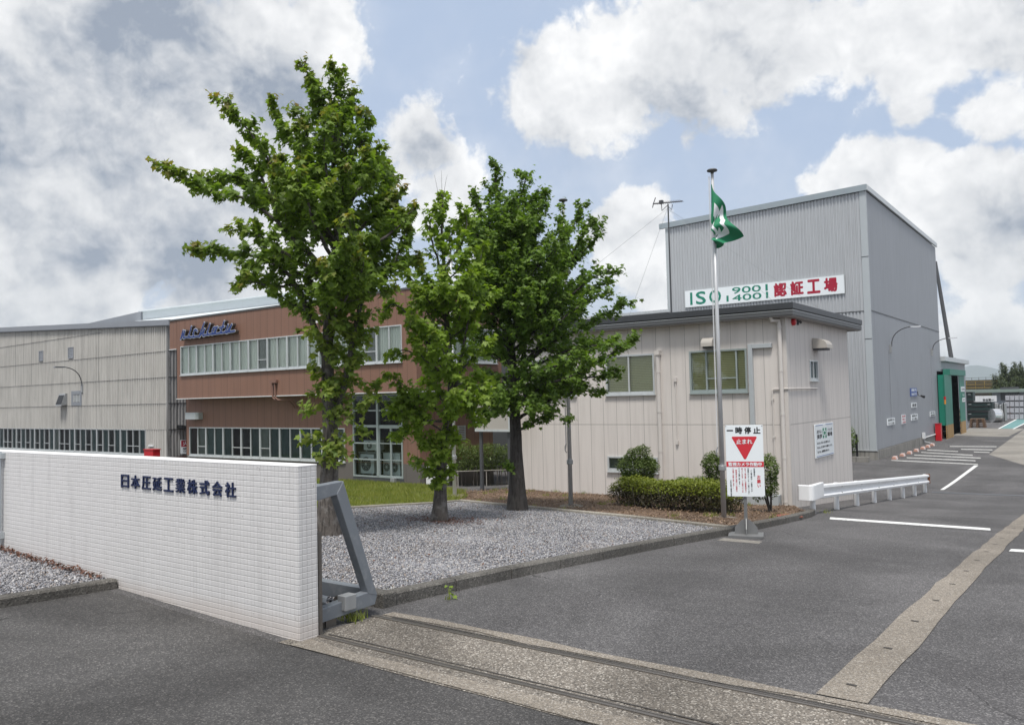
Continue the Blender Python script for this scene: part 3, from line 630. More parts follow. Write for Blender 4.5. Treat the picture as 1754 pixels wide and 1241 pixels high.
# stains and a repaired strip
# ------------------------------------------------------------------ kerbs, beds
KO = [(-5.97, 5.98), (-5.90, 8.2), (-5.71, 10.96), (-5.50, 13.87), (-5.44, 16.5), (-5.50, 18.8), (-5.66, 19.75)]
def kerb_line(): return [np.array(p) for p in KO]
def kerbs():
    pts = [np.array(p) for p in KO]; y = 5.98; i = 0; seg = []
    def at(y):
        for a, b in zip(pts[:-1], pts[1:]):
            if a[1] <= y <= b[1]: return a+(b-a)*(y-a[1])/(b[1]-a[1])
        return pts[-1]
    mb = MB(); L = [1.35]+[.6, .6, .6]*9
    y = 5.98
    for l in [.95]+[1.0]*20:
        y2 = min(y+l, 19.75)
        if y2-y < .1: break
        a, b = at(y), at(y2-.014); ribbon([a, b], .17, .135, 0., mb, .008); y = y2
    mb.build('kerb', 'kerb', kind='structure')
    # square nose where the kerb meets the gate track
    MB().prism([(-6.30, 5.80, P(5.8)-.1), (-5.96, 5.80, P(5.8)-.1), (-5.955, 6.0, P(6)-.1), (-6.32, 6.0, P(6)-.1)], (0, 0, .245)).build('kerb', 'kerb', kind='structure', bevel=.015)
    mb = MB(); ribbon([(-13.95, 11.0), (-13.28, 14.7), (-13.30, 15.72)], .10, .07, .03, mb, .01); ribbon([(-13.35, 15.72), (-8.08, 15.02), (-5.68, 14.45)], .10, .075, .03, mb, .01)
    ribbon([(-15.2, 4.9), (-13.95, 11.0)], .10, .07, .03, mb); mb.build('bed_edging', 'kerbpale', kind='structure')
    mb = MB(); ribbon([(-8.62, -6), (-8.62, 4.47)], .16, .10, 0., mb, .012); mb.build('kerb', 'kerb', kind='structure')
kerbs()
GRAV = [(-6.12, 5.85), (-6.06, 8.2), (-5.87, 10.96), (-5.68, 13.8), (-5.75, 14.45), (-8.08, 15.02), (-13.35, 15.70), (-13.30, 14.7), (-13.95, 11.0), (-15.2, 4.9), (-6.4, 4.9), (-6.3, 5.8)]
sheet('gravel_bed', GRAV, .035, 'gravelbase', .5, bumpy=.02)
SOIL = [(-5.66, 14.5), (-5.60, 16.5), (-5.66, 18.8), (-5.82, 19.7), (-6.7, 21.5), (-15.9, 21.5), (-16.3, 19.3), (-13.4, 15.76), (-8.08, 15.08)]
sheet('planting_bed', SOIL, .05, 'soil', .5, bumpy=.03)
LAWN = [(-13.4, 15.76), (-14.6, 17.6), (-16.3, 19.4), (-18.8, 20.85), (-34, 20.85), (-34, 6), (-15.3, 6), (-14.05, 11.0), (-13.38, 14.7)]
sheet('lawn', LAWN, .045, 'grassbase', .5, bumpy=.02)
LG = [(-8.78, -6), (-8.78, 4.485), (-22, 4.485), (-22, -6)]
sheet('gravel_bed', LG, .055, 'gravelbase', .5, bumpy=.02)
def gstones():
    p = scatter(GRAV, 150000); d = np.hypot(p[:, 0], p[:, 1]); keep = rng.uniform(0, 1, len(p)) < np.clip(1.15-(d-8)/22, .35, 1); p = p[keep]
    q = scatter([(-8.80, 2.2), (-8.80, 4.48), (-12.6, 4.48), (-12.6, 2.2)], 17000)
    for nm, s, o, lab in (('gravel', p, .045, 'pale grey crushed stone filling the tree bed behind the gate'), ('gravel', q, .065, 'pale grey crushed stone in front of the white tiled wall')):
        z = prof(s[:, 1])+o+.03*np.clip(-5.7-s[:, 0], 0, 7)*np.clip((4.68-s[:, 1])/.18, 0, 1)+rng.uniform(-.008, .014, len(s))
        V, F = stones(np.column_stack([s, z]), .0165); indexed(nm, V, F, 'gravel', kind='stuff', label=lab, cat='gravel')
gstones()
def litter():
    p = scatter(SOIL, 9000); z = prof(p[:, 1])+.075+rng.uniform(0, .02, len(p))
    V = leafverts(np.column_stack([p, z]), .05, OVAL, .1); npmesh('leaf_litter', V, 6, 'litter', kind='stuff', label='brown leaf litter and bark chips over the planting bed', cat='litter')
    C = []
    for (px, py, r, n) in ((752, 893, .50, 1000), (690, 900, .5, 60), (640, 880, .4, 40)):
        c = gp(px, py, .05); C.append(np.column_stack([c[0]+rng.normal(0, r, n), c[1]+rng.normal(0, r*.7, n), np.full(n, c[2]+.02)]))
    x = rng.uniform(-13.2, -8.9, 700); C.append(np.column_stack([x, 4.45-np.abs(rng.normal(0, .05, 700)), prof(4.4)+.03*(-5.7-x)+.09+rng.uniform(0, .03, 700)]))
    q = scatter(GRAV, 500); C.append(np.column_stack([q, prof(q[:, 1])+.07]))
    C = np.vstack(C); V = leafverts(C, .045, OVAL, .0); npmesh('leaf_litter', V, 6, 'litterred', kind='stuff', label='dry reddish leaves gathered at the wall foot and round the trunk', cat='litter')
litter()
def grass():
    p = scatter(LAWN, 200000); p = p[(p[:, 0] > -24) & (p[:, 1] > 9)]
    k = np.sin(p[:, 0]*1.7)+np.sin(p[:, 1]*2.3+p[:, 0]); p = p[(rng.uniform(0, 1, len(p)) < .75+.15*k)]
    e = np.minimum(1, np.abs(p[:, 0]+13.4+(15.7-p[:, 1])*.15)/.8); p = p[rng.uniform(0, 1, len(p)) < .25+.75*e]
    z = prof(p[:, 1])+.045; V = blades(np.column_stack([p, z]), .095, .008)
    npmesh('grass', V, 3, 'grass', kind='stuff', label='short green lawn grass in front of the brown building', cat='grass')
    C = []
    for (px, py, n, r) in ((1043, 978, 0, 0), (770, 1026, 8, .02), (605, 1060, 90, .06), (664, 1021, 20, .04), (430, 812, 0, 0), (540, 905, 40, .08), (1332, 884, 14, .05), (1415, 878, 20, .06)):
        if not n: continue
        c = gp(px, py, .02); C.append(np.column_stack([c[0]+rng.normal(0, r, n), c[1]+rng.normal(0, r, n), np.full(n, c[2])]))
    for _ in range(40):
        c = scatter(SOIL, 3)
        if len(c): C.append(np.column_stack([c[:1]+rng.normal(0, .06, (25, 2)), np.full(25, P(c[0, 1])+.06)]))
    npmesh('weeds', blades(np.vstack(C), .10, .006), 3, 'grass', kind='stuff', label='small grass weeds along the kerb, gate track and bed', cat='weeds')
    for (px, py, n, sz, lab) in ((771, 1022, 8, .045, 'small green weed growing at the foot of the kerb'),):
        c = gp(px, py, .02); C = c+np.column_stack([rng.normal(0, .03, n), rng.normal(0, .03, n), rng.uniform(0, .12, n)])
        npmesh('weed', leafverts(C, sz, MAPLE, .2), 12, 'leafB', loc=c, label=lab, cat='weed')
grass()
MB().lathe(gp(1352, 884, .06), [(.30, 0), (.30, .02)], 6).build('cover_plate', 'coveplate', label='rusty red cover plate lying in the soil by the kerb', cat='cover plate')
# ================================================================== WHITE WALL, LETTERING, GATE
WF = FY(4.486)
def white_wall():
    t = thing('white_wall', (-9, 4.59, P(4.5)), 'long low white mosaic tiled wall with company lettering beside the gate', 'wall')
    top = -.545
    MB().box(-17, -5.62, 4.486, 4.692, -2.35, top-.012).build('tiled_face', 'tile', t, bevel=.004)
    MB().box(-17, -5.618, 4.484, 4.694, top-.0125, top).build('wall_top', 'coping', t, bevel=.003)
    u, z = WF.px(4, 800)
    m = MB(); m.tube([(-11.52, 4.44, z-1.15), (-11.52, 4.44, top+.0)], .022, 10); m.box(-11.58, -11.46, 4.43, 4.485, top-.09, top-.02); m.box(-11.56, -11.48, 4.43, 4.485, -1.66, -1.58); m.build('rain_pipe', 'trimgrey', t)
    MB().box(-11.95, -11.6, 4.44, 4.485, -1.72, top-.03).build('side_panel', 'trimgrey', t)
white_wall()
def lettering():
    s = '日本圧延工業株式会社'; xs = [(208.9, 222.0), (225.9, 240.4), (244.5, 258.9), (262.8, 277.9), (282.0, 298), (302.1, 318), (322.2, 338.9), (343.3, 360), (364.9, 381.6), (387, 405.2)]
    t = thing('company_sign', (-7.5, 4.48, -.87), 'row of raised navy company name characters on the white wall', 'sign')
    for ch, (a, b) in zip(s, xs):
        u0 = WF.px(a, 830)[0]; u1 = WF.px(b, 830)[0]
        text(WF, ch, u0, u1, -.868, -.727, .002, .013, 'navy', t, 'character', bold=.022)
lettering()
def gate():
    xe = -5.78; F = FX(xe); y0, y1, yt = 4.74, 5.62, 5.06
    a = F.px(590, 822)[1]; zb = P(5)+.13
    t = thing('sliding_gate', (xe, 5.1, P(5)), 'grey steel sliding gate drawn back behind the white wall', 'gate')
    # slanted end frame: plan of the section in the (y, z) plane
    pT = (F.px(588, 824)[0], a-.005); w = .115
    yb, zbt = F.px(645, 1022)[0], F.px(645, 1030)[1]
    o, i = [(4.60, pT[1]), (pT[0], pT[1]), (yb+.01, zbt+.04), (yb-.03, zbt), (4.60, zbt)], None
    def sect(poly, x0, x1): return MB().prism([(x0, p[0], p[1]) for p in poly], (x1-x0, 0, 0))
    sect([(4.78, pT[1]-.02), (pT[0], pT[1]), (pT[0]-.03, pT[1]-w), (4.78, pT[1]-w-.04)], xe-.1, xe).build('top_beam', 'gate', t, bevel=.006)
    sect([(pT[0], pT[1]), (yb+.012, zbt+.06), (yb-.11, zbt+.10), (pT[0]-.085, pT[1]-w)], xe-.1, xe+.003).build('slanted_post', 'gate', t, bevel=.006)
    sect([(yb+.01, zbt+.06), (yb-.02, zbt-.02), (4.72, zbt-.05), (4.72, zbt+.07), (yb-.11, zbt+.115)], xe-.102, xe).build('end_beam', 'gate', t, bevel=.006)
    MB().box(-11, xe-.1, 5.50, 5.60, zbt-.02, zbt+.12).build('base_beam', 'gate', t, bevel=.005)
    MB().box(-11, xe-.1, 4.73, 4.80, zbt-.03, zbt+.10).build('base_beam', 'gatedark', t)  # nearer beam in a darker copy of the gate paint
    MB().box(-11, xe-.1, 4.80, 5.0, pT[1]-w, pT[1]-.02).build('top_rail', 'gate', t)
    q = F.px(592, 905+55)
    MB().box(xe-.06, xe+.05, 5.10, 5.24, zbt+.01, zbt+.15).build('latch_box', 'galv', t, bevel=.008)
    m = MB(); m.tube([(xe-.35, 4.80, zbt+.20), (xe-.12, 5.02, zbt+.10)], .05, 8); m.box(xe-.40, xe-.28, 4.74, 4.88, zbt+.14, zbt+.27); m.build('stop_block', 'galv', t)
    m = MB(); m.box(xe-.16, xe-.02, 4.93, 5.05, P(5)-.02, zbt-.03); m.box(xe-.16, xe-.04, 4.83, 4.94, P(5)-.02, P(5)+.07); m.build('wheel_bracket', 'rail', t)
    for y in (4.715, 5.515): MB().tube([(xe-.5, y-.02, P(y)+.075), (xe-.5, y+.03, P(y)+.075)], .07, 16).build('wheel', 'rail', t)
    m = MB(); m.box(-5.68, -5.645, 4.72, 4.76, P(4.7), -1.15); m.build('guide_post', 'rail', t)
gate()
# ================================================================== BROWN OFFICE BLOCK
def outdoor_unit(name_u, F, u0, u1, z0, z1, n0, n1, label, stand=0.):
    c = F.pt((u0+u1)/2, z0, (n0+n1)/2)
    t = thing('outdoor_unit', c, label, 'air conditioner', 'outdoor units behind the glazing')
    MB().fbox(F, u0, u1, z0, z1, n0, n1).build('casing', 'white', t, bevel=.01)
    w, h = u1-u0, z1-z0; r = min(w*.36, h*.38); cu, cz = u0+w*.42, z0+h*(.5 if h < w else .36)
    m = MB(); ring = []
    for k in range(24): a = 2*math.pi*k/24; ring.append(F.pt(cu+r*math.cos(a), cz+r*math.sin(a), n1+.004))
    m.add(ring, [tuple(range(24))]); m.build('fan_opening', 'darkgrey', t)
    m = MB()
    for q in (.35, .6, .85): m.tube([F.pt(cu+r*q*math.cos(a), cz+r*q*math.sin(a), n1+.012) for a in np.linspace(0, 2*math.pi, 21)], .004, 4)
    for a in np.linspace(0, math.pi, 5)[:-1]: m.tube([F.pt(cu-r*math.cos(a), cz-r*math.sin(a), n1+.012), F.pt(cu+r*math.cos(a), cz+r*math.sin(a), n1+.012)], .004, 4)
    m.build('fan_guard', 'whiteold', t); MB().fbox(F, cu-.04, cu+.04, cz-.04, cz+.04, n1+.013, n1+.02).build('fan_hub', 'white', t)
    m = MB()
    for du in (.08, w-.16): m.fbox(F, u0+du, u0+du+.08, z0-.06-stand, z0, n0+.02, n1-.02)
    m.build('foot', 'galv', t)
def brown():
    t = thing('brown_building', (-26, 22, -3.05), 'two storey brown panelled office building with strip windows and overhanging upper floor', 'building')
    U, L = FY(20.2), FY(20.8); uL, uR, lL, lR = -33.69, -18.92, -33.93, -19.42; zo, zt = .30, 3.83; YB = 25.0
    w0, w1, wz0, wz1 = -33.36, -19.60, 1.32, 2.63
    m = wall(U, uL, uR, zo, zt, [(w0, w1, wz0, wz1)], .12); m.box(uL, uL+.02, 20.2, YB+6, zo, zt)
    m.quad((-34.28, 20.21, 2.55), (uL, 20.21, 2.55), (uL, 20.21, zt), (-34.28, 20.21, zt)); m.quad((-34.28, 20.21, 2.55), (-34.28, 26, 2.55), (-34.28, 26, zt), (-34.28, 20.21, zt))
    X = FX(uR); m2 = wall(X, 20.2, YB, zo, zt, [(20.7, 24.7, wz0, wz1)], .12); m.add(m2.v, m2.f); m.build('upper_wall', 'brown', t)
    MB().box(-34.3, uR+.03, 20.17, YB, zt, zt+.07).build('roof_edge', 'rooflow', t); m = MB(); m.box(uL-.02, uR+.02, 20.17, 20.8, zo-.035, zo-.002); m.box(-34.3, uL-.03, 20.18, 20.6, 2.515, 2.548); m.box(lR, uR+.02, 20.8, YB, zo-.035, zo-.002); m.build('edge_trim', 'whiteold', t)
    gl = (-22.80, -20.22, -2.80, .235)
    lw0, lw1, lz0, lz1 = -33.66, -23.25, -2.31, -1.01
    m = wall(L, lL, lR, -2.27, zo-.036, [(lw0, lw1, lz0+.04, lz1), (gl[0], gl[1], -2.27, gl[3])], .12)
    m2 = wall(FX(lR), 20.8, YB, -2.27, zo-.036, [], .1); m.add(m2.v, m2.f); m.build('lower_wall', 'brown', t)
    m = wall(L, lL, lR, -3.4, -2.272, [(gl[0], gl[1], -2.80, -2.272), (lw0, lw1, -2.31, -2.272)], .12); m2 = wall(FX(lR), 20.8, YB, -3.6, -2.272, [], .1); m.add(m2.v, m2.f); m.build('plinth', 'greyplinth', t)
    MB().fbox(L, gl[0]-.02, gl[1]+.02, -3.3, -2.803, -.1, .015).build('plinth', 'darkgrey', t)
    n = 11; s = (w1-w0)/n
    for i in range(n): window(U, w0+i*s, w0+(i+1)*s, wz0, wz1, t, 2, glass='pane', cloth='curtain', screens=(1,) if i in (4, 9) else (), bar=(1,) if i in (4, 9) else (), bd=.6, w=.04)
    for i in range(3): window(X, 20.7+i*4/3, 20.7+(i+1)*4/3, wz0, wz1, t, 2, glass='pane', cloth='curtain', bd=.5, w=.04)
    n = 8; s = (lw1-lw0)/n; fl = [(None, 'netting'), ('greenfilm', 'greenfilm'), ('darkblind', None), (None, 'darkblind'), ('netting', 'darkblind'), ('darkblind', 'darkblind'), ('greenfilm', 'darkblind'), ('darkblind', 'netting')]
    for i in range(n): window(L, lw0+i*s, lw0+(i+1)*s, lz0, lz1, t, 2, cloth=None, bd=.5, bar=((1,) if i in (0, 2) else (0,) if i in (3, 4) else ()), fills=fl[i], w=.045)
    # entrance glazing over a plant recess
    zs = [-2.77, -2.157, -1.56, -.935, -.36, .20]; us = [gl[0], -21.48, gl[1]]
    m = MB(); m.frame(L, gl[0], gl[1], -2.80, gl[3], .05, -.08, .03); m.fbox(L, -21.53, -21.43, -2.75, .19, -.08, .04)
    for z in zs[1:-1]: h = .045 if z == zs[3] else .025; m.fbox(L, gl[0]+.05, -21.53, z-h, z+h, -.06, .02); (m.fbox(L, -21.43, gl[1]-.05, z-h, z+h, -.06, .02) if z > -1 else None)
    g = m.build('entrance_glazing', 'alumgreen', t)
    m = MB(); m.frame(L, -21.43, -20.83, -2.75, -.98, .035, -.05, .012); m.frame(L, -20.828, gl[1]-.05, -2.75, -.98, .035, -.06, .006)
    for z in (-2.157, -1.56): m.fbox(L, -21.39, -20.87, z-.015, z+.015, -.05, .008); m.fbox(L, -20.79, gl[1]-.09, z-.015, z+.015, -.05, .004)
    m.build('sliding_door', 'alumgreen', g); MB().quad(L.pt(gl[0], -2.8, -.03), L.pt(gl[1], -2.8, -.03), L.pt(gl[1], .235, -.03), L.pt(gl[0], .235, -.03)).build('pane', 'paneD', g)
    m = MB(); x0, x1 = gl[0]-.25, gl[1]+.25
    m.quad((x0, 22.7, -2.8), (x1, 22.7, -2.8), (x1, 22.7, .26), (x0, 22.7, .26)); m.quad((x0, 20.9, -2.8), (x0, 22.7, -2.8), (x0, 22.7, .26), (x0, 20.9, .26)); m.quad((x1, 20.9, -2.8), (x1, 22.7, -2.8), (x1, 22.7, .26), (x1, 20.9, .26))
    m.quad((x0, 20.9, -2.79), (x1, 20.9, -2.79), (x1, 22.7, -2.79), (x0, 22.7, -2.79)); m.quad((x0, 20.9, .26), (x1, 20.9, .26), (x1, 22.7, .26), (x0, 22.7, .26)); m.build('plant_recess', 'interior', t)
    # small fittings
    a = L.px(326.5, 706); b = L.px(348, 717.5); m = MB(); m.prism([L.pt(a[0], b[1], 0), L.pt(b[0]-.02, b[1], 0), L.pt(b[0]-.02, b[1], .22), L.pt(b[0]-.12, b[1], .33), L.pt(a[0]+.1, b[1], .33), L.pt(a[0], b[1], .25)], (0, 0, a[1]-b[1])); m.build('vent_cover', 'trimgrey', t)
    m = MB()
    for dx, d in ((0, 0), (.16, .05)): m.tube([L.pt(-26.75+dx, .82-d, .66), L.pt(-26.72+dx, .22, .66), L.pt(-26.6+dx, .12, .62), L.pt(-26.2+dx, .10, .3), L.pt(-26.1+dx, -.22, .06)], .035, 8)
    m.fbox(L, -26.85, -26.45, .80, .92, .60, .72); m.build('drain_pipe', 'brownplain', t)
    m = MB(); m.frame(FX(lR), 22.87, 23.30, -1.53, -1.0, .03, 0, .03)
    for k in range(7): m.fbox(FX(lR), 22.9, 23.27, -1.48+k*.065, -1.445+k*.065, .005, .03)
    m.build('louvre', 'alum', t); MB().fbox(L, -20.75, -20.55, -2.98, -2.78, .016, .14).build('meter_box', 'galv', t)
    m = MB(); m.fbox(U, -24.0, -23.85, 3.0, 3.3, 0, .12); m.fbox(U, -22.1, -21.9, 2.72, 2.8, 0, .2); m.build('wall_fitting', 'whiteold', t)
    MB().quad((-34.28, 20.3, zt-.02), (uR, 20.3, zt-.02), (uR, 30, zt-.02), (-34.28, 30, zt-.02)).build('roof', 'roofdark', t)
    m = MB().quad((uL, 20.2, zo), (uR, 20.2, zo), (uR, 20.8, zo), (uL, 20.8, zo)); m.quad((lR, 20.8, zo), (uR, 20.8, zo), (uR, YB, zo), (lR, YB, zo)); m.build('soffit', 'soffit', t)
    MB().box(lL, lL+.02, 20.8, 30, -3.4, zo).build('side_wall', 'brownplain', t)
    # air conditioners in the recess
    R2 = FY(21.45)
    def ru(a, b): p = FY(21.05).px(*a); q = FY(21.05).px(*b); return p[0], q[0], q[1], p[1]
    r = ru((617, 777), (641, 811)); outdoor_unit(0, R2, r[0], r[1], -2.72, r[3], 0, .4, 'tall white outdoor unit standing on the floor at the left of the glazed recess')
    r2 = ru((621, 754), (645, 771)); outdoor_unit(1, R2, r2[0], r2[1], r2[2], r2[3], 0, .35, 'small white outdoor unit raised on a stand above the tall one', .0)
    m = MB(); m.fbox(R2, r[0]-.08, r[1]+.15, r2[2]-.11, r2[2]-.07, -.05, .42)
    for u in (r[0]-.08, r[1]+.11): m.fbox(R2, u, u+.04, -2.78, r2[2]-.11, .38, .42)
    m.build('unit_stand', 'galv', label='metal stand carrying the small outdoor unit in the recess', cat='stand')
    r = ru((656, 775), (668, 811)); outdoor_unit(2, R2, r[0], r[1]+.1, -2.72, r[3], 0, .4, 'white outdoor unit seen through the left sliding door pane')
    r = ru((672, 775), (689, 811)); outdoor_unit(3, R2, r[0], r[1], -2.72, r[3], 0, .5, 'tall white outdoor unit seen through the right sliding door pane')
    # the sign in script
    sg = thing('script_sign', U.pt(-31, 2.8, 0), 'blue script name sign with silver edges on the brown upper wall', 'sign')
    def Z(x, y): return U.px(280+x/12.407, 540+y/12.407, .23)
    ST = [[(368,492),(413,335)], [(385,470),(448,345),(428,470)], [(428,470),(560,462),(770,440)], [(588,252),(540,430),(560,460)], [(712,330),(690,305),(655,318),(632,400),(640,450)], [(862,172),(765,440)], [(800,405),(868,300),(842,400),(850,425)],
          [(842,425),(960,405),(1040,392)], [(985,200),(935,365),(955,400)], [(1142,250),(1075,262),(1040,330),(1035,390),(1075,370),(1140,255),(1105,370)], [(1040,398),(1180,378),(1330,358)], [(1290,140),(1225,340),(1240,365)], [(1205,262),(1285,240)], [(1372,215),(1328,345),(1350,360)], [(1350,362),(1450,205),(1400,340)], [(1390,352),(1508,332)]]
    me, ms, mf = MB(), MB(), MB(); d = 0
    for st in ST:
        P2 = [Z(*p) for p in st]
        for a, b in zip(P2[:-1], P2[1:]):
            a, b = np.array(a), np.array(b); tt = (b-a)/np.linalg.norm(b-a); nn = np.array([-tt[1], tt[0]]); d += .0004
            for mb, w, n0, n1 in ((ms, .108, .06, .214), (me, .108, .215, .226), (mf, .070, .2265, .236)):
                q = [a-tt*w*.6-nn*w*.5, a-tt*w*.9, a-tt*w*.6+nn*w*.5, b+tt*w*.6+nn*w*.5, b+tt*w*.9, b+tt*w*.6-nn*w*.5]
                mb.prism([U.pt(p[0], p[1], n0+d) for p in q], np.array([0, -1, 0])*(n1-n0))
    ms.build('script_side', 'darkbrown', sg); me.build('script_edge', 'silver', sg); mf.build('script_face', 'blue', sg)
    m = MB(); m.fbox(U, Z(420, 470)[0], Z(1500, 330)[0], Z(430, 470)[1]-.02, Z(430, 470)[1]+.02, 0, .04); m.build('mounting_bar', 'darkbrown', sg)
brown()
def board():
    t = thing('notice_board', (-15.9, 20.5, -3.0), 'grey notice board on two dark posts in the passage between the buildings', 'notice board')
    F = FY(20.5); MB().fbox(F, -16.62, -15.22, -1.05, .42, -.06, .02).build('panel', 'hood', t); MB().frame(F, -16.64, -15.20, -1.08, .45, .07, -.08, .035).build('frame', 'alum', t)
    for u in (-16.49, -15.34): MB().fbox(F, u-.05, u+.05, -3.1, .40, -.14, -.061).build('post', 'darkgrey', t)
board()
def pale_annex():
    t = thing('rear_building', (-17, 33, -3.9), 'pale green rear building at the end of the passage', 'building')
    F = FY(28.5); m = MB().box(-19.4, -14.5, 28.5, 38, -4, 1.8); m.build('wall', 'palegreen', t); m = MB(); m.fbox(F, -17.0, -16.92, -4, 1.7, 0, .08); m.build('rain_pipe', 'trimgrey', t); MB().box(-19.5, -14.3, 28.3, 38, 1.8, 1.95).build('roof', 'rooftrim', t)
MAT['palegreen'] = mk('pale_green_wall', (.40, .45, .41), .8, var=.06)
pale_annex()
# ================================================================== OLD FACTORY SHED
def arm_lamp(F, u, z, n, zt, label):
    t = thing('wall_lamp', F.pt(u, z, 0), label, 'lamp', 'arm lamps on the factory walls')
    MB().fbox(F, u-.09, u+.09, z-.32, z+.22, 0, .12).build('bracket', 'galv', t)
    pts = [F.pt(u, z+.1, .12)]+[F.pt(u, z+.1+(zt-z-.1)*math.sin(a)**.8, .12+(n-.12)*(1-math.cos(a))) for a in np.linspace(.15, math.pi/2, 9)]
    MB().tube(pts, .03, 8).build('arm', 'darkgrey', t)
    m = MB(); m.prism([F.pt(u-.09, zt+.03, n-.1), F.pt(u-.12, zt-.05, n-.05), F.pt(u-.10, zt-.06, n+.5), F.pt(u-.05, zt+.02, n+.5)], F.pt(.2, 0)-F.pt(0, 0)); m.build('lamp_head', 'darkfascia', t)
def shed():
    t = thing('factory_shed', (-52, 25, -3.4), 'old factory shed clad in stained corrugated cement sheets with a long window strip', 'building')
    F = FY(24.5); uL, uR = -80., -41.77; zr, sl = 5.51, -.0494
    top = lambda u: (zr+sl*(u+63.4)) if u > -63.4 else zr+.049*(u+63.4)
    z0, z1 = -2.80, -1.33
    m = corrugated(F, uL, uR, lambda u: z1, top, .19, .066, 'trap'); m2 = corrugated(F, -44.02, uR, lambda u: -2.83, lambda u: z1-.004, .19, .066, 'trap'); m.add(m2.v, m2.f); m.build('front_cladding', 'slate', t)
    # lap joints of the sheets
    m = MB()
    for z in (.115, 1.57, 3.02): m.fbox(F, uL, uR, z-.008, z+.010, .01, .074)
    m.prism([F.pt(-66, 4.37, .01), F.pt(-49.0, 4.51, .01), F.pt(-49.0, 4.53, .01), F.pt(-66, 4.39, .01)], (0, -.064, 0)); m.fbox(F, -44.02, uR, -1.35, -1.315, .01, .058)
    m.build('sheet_lap', 'slateold', t)
    m = MB()
    for u in (-58.4, -60.9, -49.3): m.fbox(F, u-.02, u+.02, 1.6, top(u)-.05, .02, .07)
    m.build('sheet_joint', 'slateold', t)
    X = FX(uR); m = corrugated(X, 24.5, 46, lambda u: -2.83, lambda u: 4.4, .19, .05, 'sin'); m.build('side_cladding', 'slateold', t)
    m = MB()
    for z in (-1.33, .115, 1.57, 3.02): m.fbox(X, 24.5, 44, z-.02, z+.012, .01, .058)
    for y in np.arange(24.6, 30, .76):
        for z in (-2.4, -1.7, -.9, -.2, .6, 1.2, 2.1, 2.6): m.fbox(X, y-.015, y+.015, z-.02, z+.02, .05, .066)
    m.build('sheet_lap', 'black', t)
    MB().box(uR-.06, uR+.05, 24.44, 24.56, -2.83, 4.4).build('corner_trim', 'slateold', t)
    m = MB(); a, b = uL, uR+.55
    for (p, q) in ((-80, -63.4), (-63.4, -41.3)):
        h = .31; m.prism([F.pt(p, top(p), .02), F.pt(q, top(q), .02), F.pt(q, top(q)+h, .02), F.pt(p, top(p)+h, .02)], (0, -.20, 0)); m.prism([F.pt(p, top(p)-.035, .02), F.pt(q, top(q)-.035, .02), F.pt(q, top(q)-.002, .02), F.pt(p, top(p)-.002, .02)], (0, -.14, 0))
    m.build('fascia', 'darkfascia', t)
    m = MB(); m.quad((-63.4, 24.3, zr+.3), (-41.2, 24.3, 4.71), (-41.2, 46, 4.71), (-63.4, 46, zr+.3)); m.quad((-80, 24.3, 4.98), (-63.4, 24.3, zr+.3), (-63.4, 46, zr+.3), (-80, 46, 4.98)); m.build('roof', 'roofdark', t)
    m = MB(); m.fbox(F, uL, uR, -4, -2.83, -.2, -.02); m.fbox(X, 24.5, 44, -4, -2.83, -.2, -.02); m.build('plinth', 'brownplain', t); MB().fbox(F, uL, uR+.1, -2.88, -2.835, -.02, .09).build('sill_flashing', 'rooflow', t)
    n = 7; s = 19.58/n; pat = [('greenfilm', None, None, 'darkblind'), (None, 'greenfilm', None, 'darkblind'), (None, 'darkblind', None, 'greenfilm'), ('netting', None, None, 'greenfilm'), (None, 'darkblind', None, 'greenfilm'), (None, 'greenfilm', None, 'greenfilm'), ('greenfilm', None, None, 'greenfilm')]
    for i in range(n): window(F, -63.6+i*s, -63.6+(i+1)*s, z0, z1, t, 4, bar=[k for k in range(4) if not pat[i][k]], fills=pat[i], bd=.5, w=.05, proud=.05)
    window(F, -69.2, -63.62, z0, z1, t, 8, bd=.5, w=.05, proud=.05)
    for tl, br in (((69, 601), (76, 618)), ((119, 595), (128, 613.5))):
        r = rect(F, tl, br); m = MB(); m.frame(F, *r, .05, .0, .10)
        for k in range(7): z = r[2]+.06+k*(r[3]-r[2]-.1)/7; m.add([F.pt(r[0]+.04, z, .09), F.pt(r[1]-.04, z, .09), F.pt(r[1]-.04, z+.09, .055), F.pt(r[0]+.04, z+.09, .055)], [(0, 1, 2, 3)])
        m.build('louvre', 'darkfascia', t)
    r = rect(F, (124.5, 669.5), (142, 694)); m = MB(); m.frame(F, *r, .22, 0, .09); m.build('fan_surround', 'darkfascia', t)
    m = MB()
    for k in range(6): z = r[2]+.26+k*(r[3]-r[2]-.5)/6; m.fbox(F, r[0]+.22, r[1]-.22, z, z+.035, .03, .07)
    m.fbox(F, (r[0]+r[1])/2-.02, (r[0]+r[1])/2+.02, r[2]+.2, r[3]-.2, .04, .08); m.build('fan_louvre', 'alum', t); MB().fbox(F, r[0]+.2, r[1]-.2, r[2]+.2, r[3]-.2, .051, .054).build('fan_opening', 'black', t)
    r = rect(F, (107, 674), (117.5, 693)); m = MB(); m.prism([F.pt(r[0], r[3], .06), F.pt(r[0], r[3], .2), F.pt(r[0], r[2]-.05, .45), F.pt(r[0], r[2], .06)], (r[1]-r[0], 0, 0)); m.build('vent_hood', 'galv', t); MB().add([F.pt(r[0]+.05, r[3]-.1, .24), F.pt(r[1]-.05, r[3]-.1, .24), F.pt(r[1]-.05, r[2]+.05, .45), F.pt(r[0]+.05, r[2]+.05, .45)], [(0, 1, 2, 3)]).build('hood_mouth', 'black', t)
    m = MB(); m.fbox(F, -43.6, -43.1, -2.28, -2.2, .06, .12); m.build('small_bracket', 'white', t)
    # pipes and the door in the gap
    m = MB()
    for z in (-.05, .12, .28): m.tube([X.pt(26.9, z, .2), X.pt(31, z, .2)], .05, 8)
